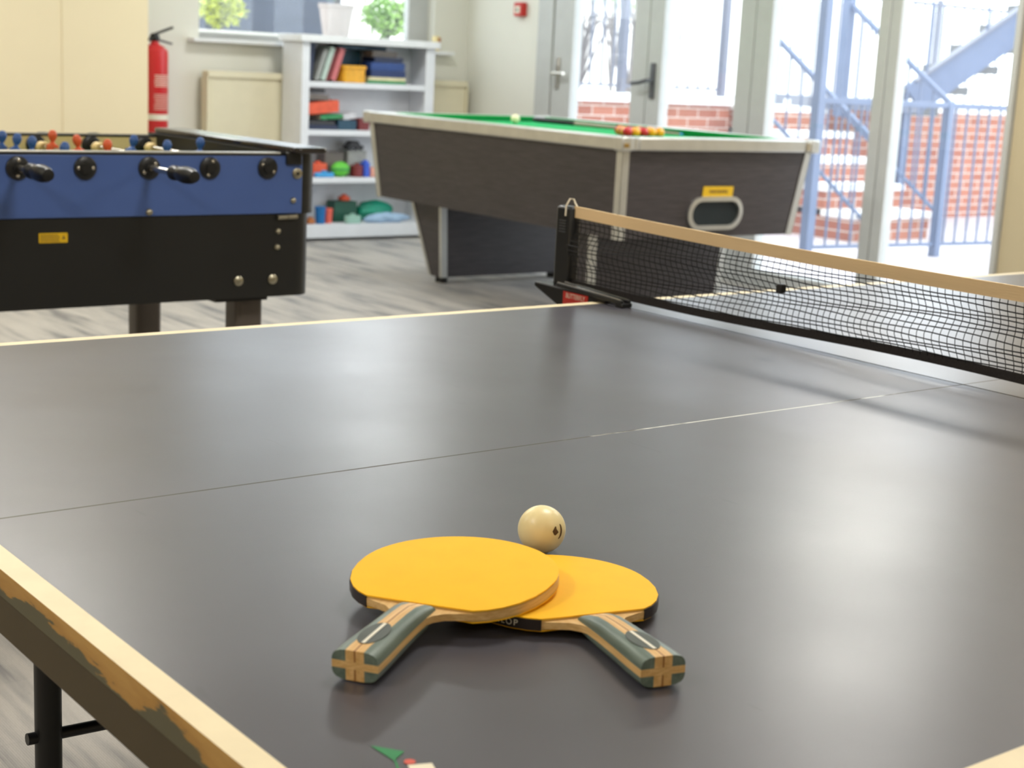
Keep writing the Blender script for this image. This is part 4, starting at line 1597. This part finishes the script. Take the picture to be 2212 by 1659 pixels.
        if sg == 1:
            h['label'] = 'grey green and tan striped handle'
            # oval lens on the handle
            mb = MB()
            zz_ = BT + .0083 + .0003
            el = [(.030 + .0185 * math.cos(2 * math.pi * k / 30), .0090 * math.sin(2 * math.pi * k / 30)) for k in range(30)]
            mb.zprism(el, zz_ - .0006, zz_)
            dc = mb.build('oval_badge', 'decal_dark', h, local=True)
            MB().zprism([(.0125, -.0012), (.0475, -.0012), (.0475, .0012), (.0125, .0012)], zz_, zz_ + .0002).build('badge_stripe', 'ink_white', dc, local=True)
    return b


def place(b, end, nose, zend, znose, roll=0.0):
    """end: handle end centre (x, y); nose: far tip direction point; heights of the centre plane"""
    e = Vector((end[0], end[1], zend))
    t_ = Vector((nose[0], nose[1], znose))
    x_ = (t_ - e).normalized()
    y_ = Vector((0, 0, 1)).cross(x_).normalized()
    z_ = x_.cross(y_)
    Rm = Matrix((x_, y_, z_)).transposed() @ Matrix.Rotation(roll, 3, 'X')
    b.matrix_world = Matrix.Translation(e) @ Rm.to_4x4()


TAPE_R = (.70, 1.0)
bat_r = make_bat('yellow bat lying flat underneath, handle pointing to the lower right', [(0.0, .10), TAPE_R], (TAPE_R, 'DUNLOP', .0315, .0064, False))
bat_l = make_bat('yellow bat resting on top of the other, handle pointing left', [(.92, 1.0)], None)
# handle ends and directions on the table
hz = TZ + BT + .0083
place(bat_r, (.285, -1.322), (.285 + .257 * math.cos(R(75.5)), -1.322 + .257 * math.sin(R(75.5))), hz + .0010, TZ + BT + RT + .0010, 0.0)
place(bat_l, (.1165, -1.2115), (.1165 + .257 * math.cos(R(32.5)), -1.2115 + .257 * math.sin(R(32.5))), hz + .0006, TZ + .0230, R(-1.6))

bc = Vector((.3935, -1.0575, TZ + .02))
ball = thing('table_tennis_ball', 'cream table tennis ball behind the yellow bats', 'table tennis ball', (bc.x, bc.y, TZ))
MB().sphere(bc, .02, 48, 32).build('shell', 'ball_cream', ball)
# printed mark: small diamond and an arc, laid on the sphere
view = (CAM - bc).normalized()
rr_ = view.cross(Vector((0, 0, 1))).normalized() * -1
uu_ = rr_.cross(view) * -1
if uu_.z < 0:
    uu_ = -uu_
if rr_.dot(rt) < 0:
    rr_ = -rr_


def on_ball(u, v):
    d = max(0.0, 1 - u * u - v * v)
    return bc + (rr_ * u + uu_ * v + view * math.sqrt(d)) * .02012


def patch(mb, loop, n=5):
    """strip between two polylines on the ball"""
    A_, B_ = loop
    prev = None
    for (a, b) in zip(A_, B_):
        ring = mb.add([on_ball(a[0] + (b[0] - a[0]) * k / n, a[1] + (b[1] - a[1]) * k / n) for k in range(n + 1)])
        if prev is not None:
            for k in range(n):
                mb.face((prev + k, prev + k + 1, ring + k + 1, ring + k))
        prev = ring


mb = MB()
du, dv = .57, -.05
patch(mb, ([(du - .125, dv - .02), (du - .03, dv + .19), (du + .0, dv + .20), (du + .125, dv - .04)], [(du - .125, dv - .021), (du - .05, dv - .16), (du + .01, dv - .17), (du + .126, dv - .041)]))
ang = [R(a) for a in range(-62, 58, 8)]
arc_o = [(.60 + .285 * math.cos(a) * .82, -.03 + .37 * math.sin(a)) for a in ang]
arc_i = [(.60 + .205 * math.cos(a) * .82, -.03 + .36 * math.sin(a)) for a in ang]
patch(mb, (arc_o, arc_i))
mb.build('printed_mark', 'ball_ink', ball)

# ================================================================== OUTSIDE
struct(MB().box(6.13, 16, -3, 6.9, -.18, -.03), 'terrace', 'pavers', 'pale paved terrace outside the glazed doors', 'terrace')
struct(MB().box(-4, 18, 7.25, 16, -.2, .93) if False else MB().box(6.5, 18, 7.25, 16, -.2, .93), 'upper_ground', 'coping', 'white upper ground level behind the brick wall', 'ground')
mb = MB().box(6.45, 8.80, 7.0, 7.25, -.2, .93)
wl = struct(mb, 'wall_brick', 'brick', 'orange brick retaining wall across the terrace', 'wall')
wl2 = struct(MB().box(9.78, 16, 7.0, 7.25, -.2, .93), 'wall_brick', 'brick', 'orange brick retaining wall beyond the outdoor steps', 'wall')
t = MB().box(6.43, 8.82, 6.96, 7.3, .93, 1.0).build('wall_coping', 'coping', None, bevel=.006)
tag(t, 'white coping on the brick wall left of the steps', 'coping', kind='structure')
t = MB().box(9.76, 16, 6.96, 7.3, .93, 1.0).build('wall_coping', 'coping', None, bevel=.006)
tag(t, 'white coping on the brick wall right of the steps', 'coping', kind='structure')
struct(MB().box(6.5, 20, 12.5, 12.7, 0, 2.25), 'wall_render', 'render_white', 'tall white rendered wall far beyond the railings', 'wall')
# steps
st = thing('garden_steps', 'white edged brick steps rising to the upper level', 'steps', (9.3, 6.3, -.03), kind='structure')
for k in range(5):
    y = 5.62 + k * .29
    z = .19 * (k + 1)
    MB().box(8.82, 9.76, y + .02, 7.25, -.03 if k == 0 else z - .19, z - .05).build('riser', 'brick', st)
    MB().box(8.81, 9.77, y, y + .33 if k < 4 else 7.3, z - .05, z).build('tread', 'coping', st, bevel=.004)


def railing(name, label, p0, p1, z_lo, z_hi, n, posts, r=.008, m='rail_blue', mb_='rail_blue', rail=.04, group=None):
    p0, p1 = Vector(p0), Vector(p1)
    rl = thing(name, label, 'railing', ((p0.x + p1.x) / 2, (p0.y + p1.y) / 2, min(p0.z, p1.z)), group=group)
    a, b = Vector((p0.x, p0.y, p0.z + z_hi)), Vector((p1.x, p1.y, p1.z + z_hi))
    MB().bar(a, b, rail, rail).build('top_rail', m, rl, bevel=.004)
    a2, b2 = Vector((p0.x, p0.y, p0.z + z_lo)), Vector((p1.x, p1.y, p1.z + z_lo))
    MB().bar(a2, b2, rail * .8, rail * .6).build('bottom_rail', m, rl, bevel=.003)
    for k in range(n):
        f = (k + .5) / n
        q0, q1 = a2.lerp(b2, f), a.lerp(b, f)
        MB().tube([q0, q1], r, 8).build('baluster', mb_, rl)
    for f, w_, h0, h1 in posts:
        q = p0.lerp(p1, f)
        MB().box(q.x - w_ / 2, q.x + w_ / 2, q.y - w_ / 2, q.y + w_ / 2, q.z + h0, q.z + h1).build('post', m, rl, bevel=.004)
    return rl


railing('terrace_railing', 'blue grey terrace railing in front of the steps', (7.50, 4.92, -.03), (10.6, 4.62, -.03), .09, 1.07, 27, [(.0, .066, 0, 3.3), (.40, .062, 0, 1.07), (.8, .085, 0, 1.07)], r=.009)
railing('upper_railing', 'pale grey railing on top of the brick wall', (6.5, 7.12, 1.0), (8.82, 7.12, 1.0), .055, 1.05, 20, [(.0, .05, 0, 1.1), (.515, .062, 0, 3.2), (.99, .06, 0, 1.1)], r=.011, m='rail_grey', mb_='rail_grey', rail=.035)
railing('upper_railing', 'pale grey railing behind the outdoor metal stair', (9.80, 7.95, .93), (15.5, 7.95, .93), .055, 1.05, 36, [(.02, .085, 0, 3.2), (.2, .06, 0, 3.2), (.5, .05, 0, 1.1)], r=.011, m='rail_grey', mb_='rail_grey', rail=.035)
railing('step_railing', 'sloping blue handrail on the right of the brick steps', (9.72, 5.5, 0), (9.72, 6.65, .8), .16, 1.03, 9, [(0.02, .05, -.03, 1.03), (.98, .085, .1, 2.6)], r=.009)
railing('step_railing', 'sloping blue handrail on the left of the brick steps', (8.86, 5.5, 0), (8.86, 6.65, .8), .10, .72, 8, [(0.02, .05, -.03, .72), (.98, .05, .1, .75)], r=.009)

# metal stair climbing to the right
sa, sb = Vector((10.40, 6.42, 1.05)), Vector((12.6, 5.19, 2.93))
hd = Vector((sb.x - sa.x, sb.y - sa.y, 0)).normalized()
sd = Vector((-hd.y, hd.x, 0)) * .95
ms = thing('metal_staircase', 'blue grey metal outdoor staircase climbing to the right', 'staircase', (sa.x, sa.y, 0))
for off, hh in ((Vector((0, 0, 0)), .26), (sd + Vector((0, 0, -.20)), .12)):
    MB().bar(sa + off, sb + off, .05, hh).build('stringer', 'rail_blue', ms, bevel=.004)
MB().bar(sa + Vector((0, 0, .155)), sb + Vector((0, 0, .155)), .11, .02).build('stringer_flange', 'rail_grey', ms)
MB().bar(sa + Vector((0, 0, .9)), sb + Vector((0, 0, .9)), .045, .045).build('handrail', 'rail_blue', ms)
ns = 10
for k in range(ns):
    q = sa.lerp(sb, (k + .4) / ns)
    c = q + sd * .5
    Mx = Matrix((hd, sd.normalized(), Vector((0, 0, 1)))).transposed()
    MB().obox(c + Vector((0, 0, -.17)), (.15, .46, .035), Mx).build('tread', 'tread_grey', ms)
    if k % 2 == 0:
        MB().tube([q + Vector((0, 0, .1)), q + Vector((0, 0, .9))], .012, 8).build('baluster', 'rail_blue', ms)
c = sa + sd * .5 - hd * .45 + Vector((0, 0, -.06))
Mx = Matrix((hd, sd.normalized(), Vector((0, 0, 1)))).transposed()
MB().obox(c, (.5, .55, .05), Mx).build('landing', 'rail_grey', ms)
for ux, uy in ((-.4, -.45), (.4, -.45), (-.4, .45), (.4, .45)):
    q = c + hd * ux + sd.normalized() * uy
    MB().box(q.x - .04, q.x + .04, q.y - .04, q.y + .04, -.03, c.z - .05).build('support_post', 'rail_blue', ms)


# planting
def leaf_clump(mb, c, sz, n, seed, leaf=.03):
    rnd = random.Random(seed)
    for _ in range(n):
        while True:
            v = Vector((rnd.uniform(-1, 1), rnd.uniform(-1, 1), rnd.uniform(-1, 1)))
            if v.length <= 1:
                break
        q = Vector(c) + Vector((v.x * sz[0], v.y * sz[1], v.z * sz[2]))
        a, b = rnd.uniform(0, 6.28), rnd.uniform(-.9, .9)
        d = Vector((math.cos(a) * math.cos(b), math.sin(a) * math.cos(b), math.sin(b)))
        s_ = d.cross(Vector((0, 0, 1))).normalized()
        l = leaf * rnd.uniform(.7, 1.3)
        w_ = l * .35
        up_ = s_.cross(d) * l * .12
        i = mb.add([q, q + d * l * .5 + s_ * w_ + up_, q + d * l, q + d * l * .5 - s_ * w_ + up_])
        mb.face((i, i + 1, i + 2, i + 3))
    return mb


def shrub(name, label, c, sz, n, seed, m, leaf=.05, group=None, base=None):
    z0 = base if base is not None else c[2] - sz[2]
    ob = thing(name, label, 'shrub', (c[0], c[1], z0), group=group)
    leaf_clump(MB(), c, sz, n, seed, leaf).build('foliage', m, ob, smooth=False)
    mb = MB()
    rnd = random.Random(seed + 50)
    for k in range(5):
        e = Vector(c) + Vector((rnd.uniform(-.6, .6) * sz[0], rnd.uniform(-.6, .6) * sz[1], rnd.uniform(0, .6) * sz[2]))
        mb.tube([(c[0], c[1], z0), Vector((c[0], c[1], z0)).lerp(e, .5) + Vector((0, 0, .03)), e], [.012, .009, .005], 6)
    mb.build('stem', 'bark', ob)
    return ob


# ledge outside the small window with pot and bushes
struct(MB().box(2.6, 6.3, 7.55, 8.6, 0, 1.30), 'wall_planter', 'render_white', 'pale raised ledge outside the small window', 'wall')
struct(MB().box(2.0, 6.4, 9.2, 9.4, 0, 1.66), 'wall_slate', 'slate_blue', 'slate blue low wall seen through the small window', 'wall')
pot = thing('plant_pot', 'weathered grey plant pot outside the small window', 'plant pot', (5.62, 7.98, 1.30))
MB().lathe([(.095, 1.30), (.128, 1.515), (.128, 1.53), (.115, 1.53), (.112, 1.505), (0, 1.50)], (5.62, 7.98, 0), 28).build('body', 'pot_grey', pot)
MB().lathe([(.128, 1.512), (.136, 1.518), (.136, 1.542), (.120, 1.542), (.118, 1.51)], (5.62, 7.98, 0), 28).build('rim', 'pot_grey', pot)
shrub('potted_shrub', 'blue green shrub growing in the grey pot', (5.62, 7.98, 1.71), (.2, .18, .12), 420, 3, 'leaf_b', .07, base=1.50)
shrub('garden_bush', 'light green bush right of the grey pot', (6.05, 7.95, 1.475), (.22, .2, .15), 700, 4, 'leaf_a', .055, base=1.30)
shrub('garden_bush', 'yellow green bush at the left of the small window', (4.65, 7.9, 1.44), (.16, .16, .12), 380, 5, 'leaf_c', .055, base=1.30)
# planting above the brick wall
for i, (x, y, z, s_, m, lb_) in enumerate((
        (7.4, 8.95, 1.78, .19, 'leaf_c', 'yellow flowering bush behind the upper railing near the first door'),
        (7.0, 8.6, 1.80, .28, 'leaf_b', 'mid green bush behind the upper railing at its far left'),
        (8.15, 9.2, 1.86, .26, 'leaf_a', 'light green bush behind the upper railing by the second door'),
        (9.15, 8.9, 1.92, .30, 'leaf_a', 'light green bush behind the steps'))):
    shrub('garden_bush', lb_, (x, y, z), (s_, s_, s_ * .8), 330, 20 + i, m, .06, base=.93)
# bare branches behind the rails
random.seed(12)
for i, (x, y, lb_) in enumerate(((7.05, 8.0, 'bare grey branching shrub seen through the first glazed door'), (7.75, 7.75, 'bare grey branching shrub seen through the second glazed door'),
                                 (8.75, 8.2, 'bare grey branching shrub behind the steps'))):
    ob = thing('bare_shrub', lb_, 'shrub', (x, y, .93), group='bare shrubs')
    mb = MB()
    for k in range(11):
        a = random.uniform(0, 6.28)
        h = random.uniform(.5, 1.1)
        s_ = random.uniform(.1, .35)
        e = Vector((x + s_ * math.cos(a), y + s_ * math.sin(a), .93 + h))
        m_ = Vector((x, y, .93)).lerp(e, .5) + Vector((random.uniform(-.06, .06), 0, .05))
        mb.tube([(x, y, .93), m_, e], [.016, .011, .005], 6)
        for q in range(3):
            b = m_.lerp(e, random.random())
            mb.tube([b, b + Vector((random.uniform(-.2, .2), random.uniform(-.1, .1), random.uniform(.05, .25)))], [.007, .003], 5)
    mb.build('branches', 'bark', ob)
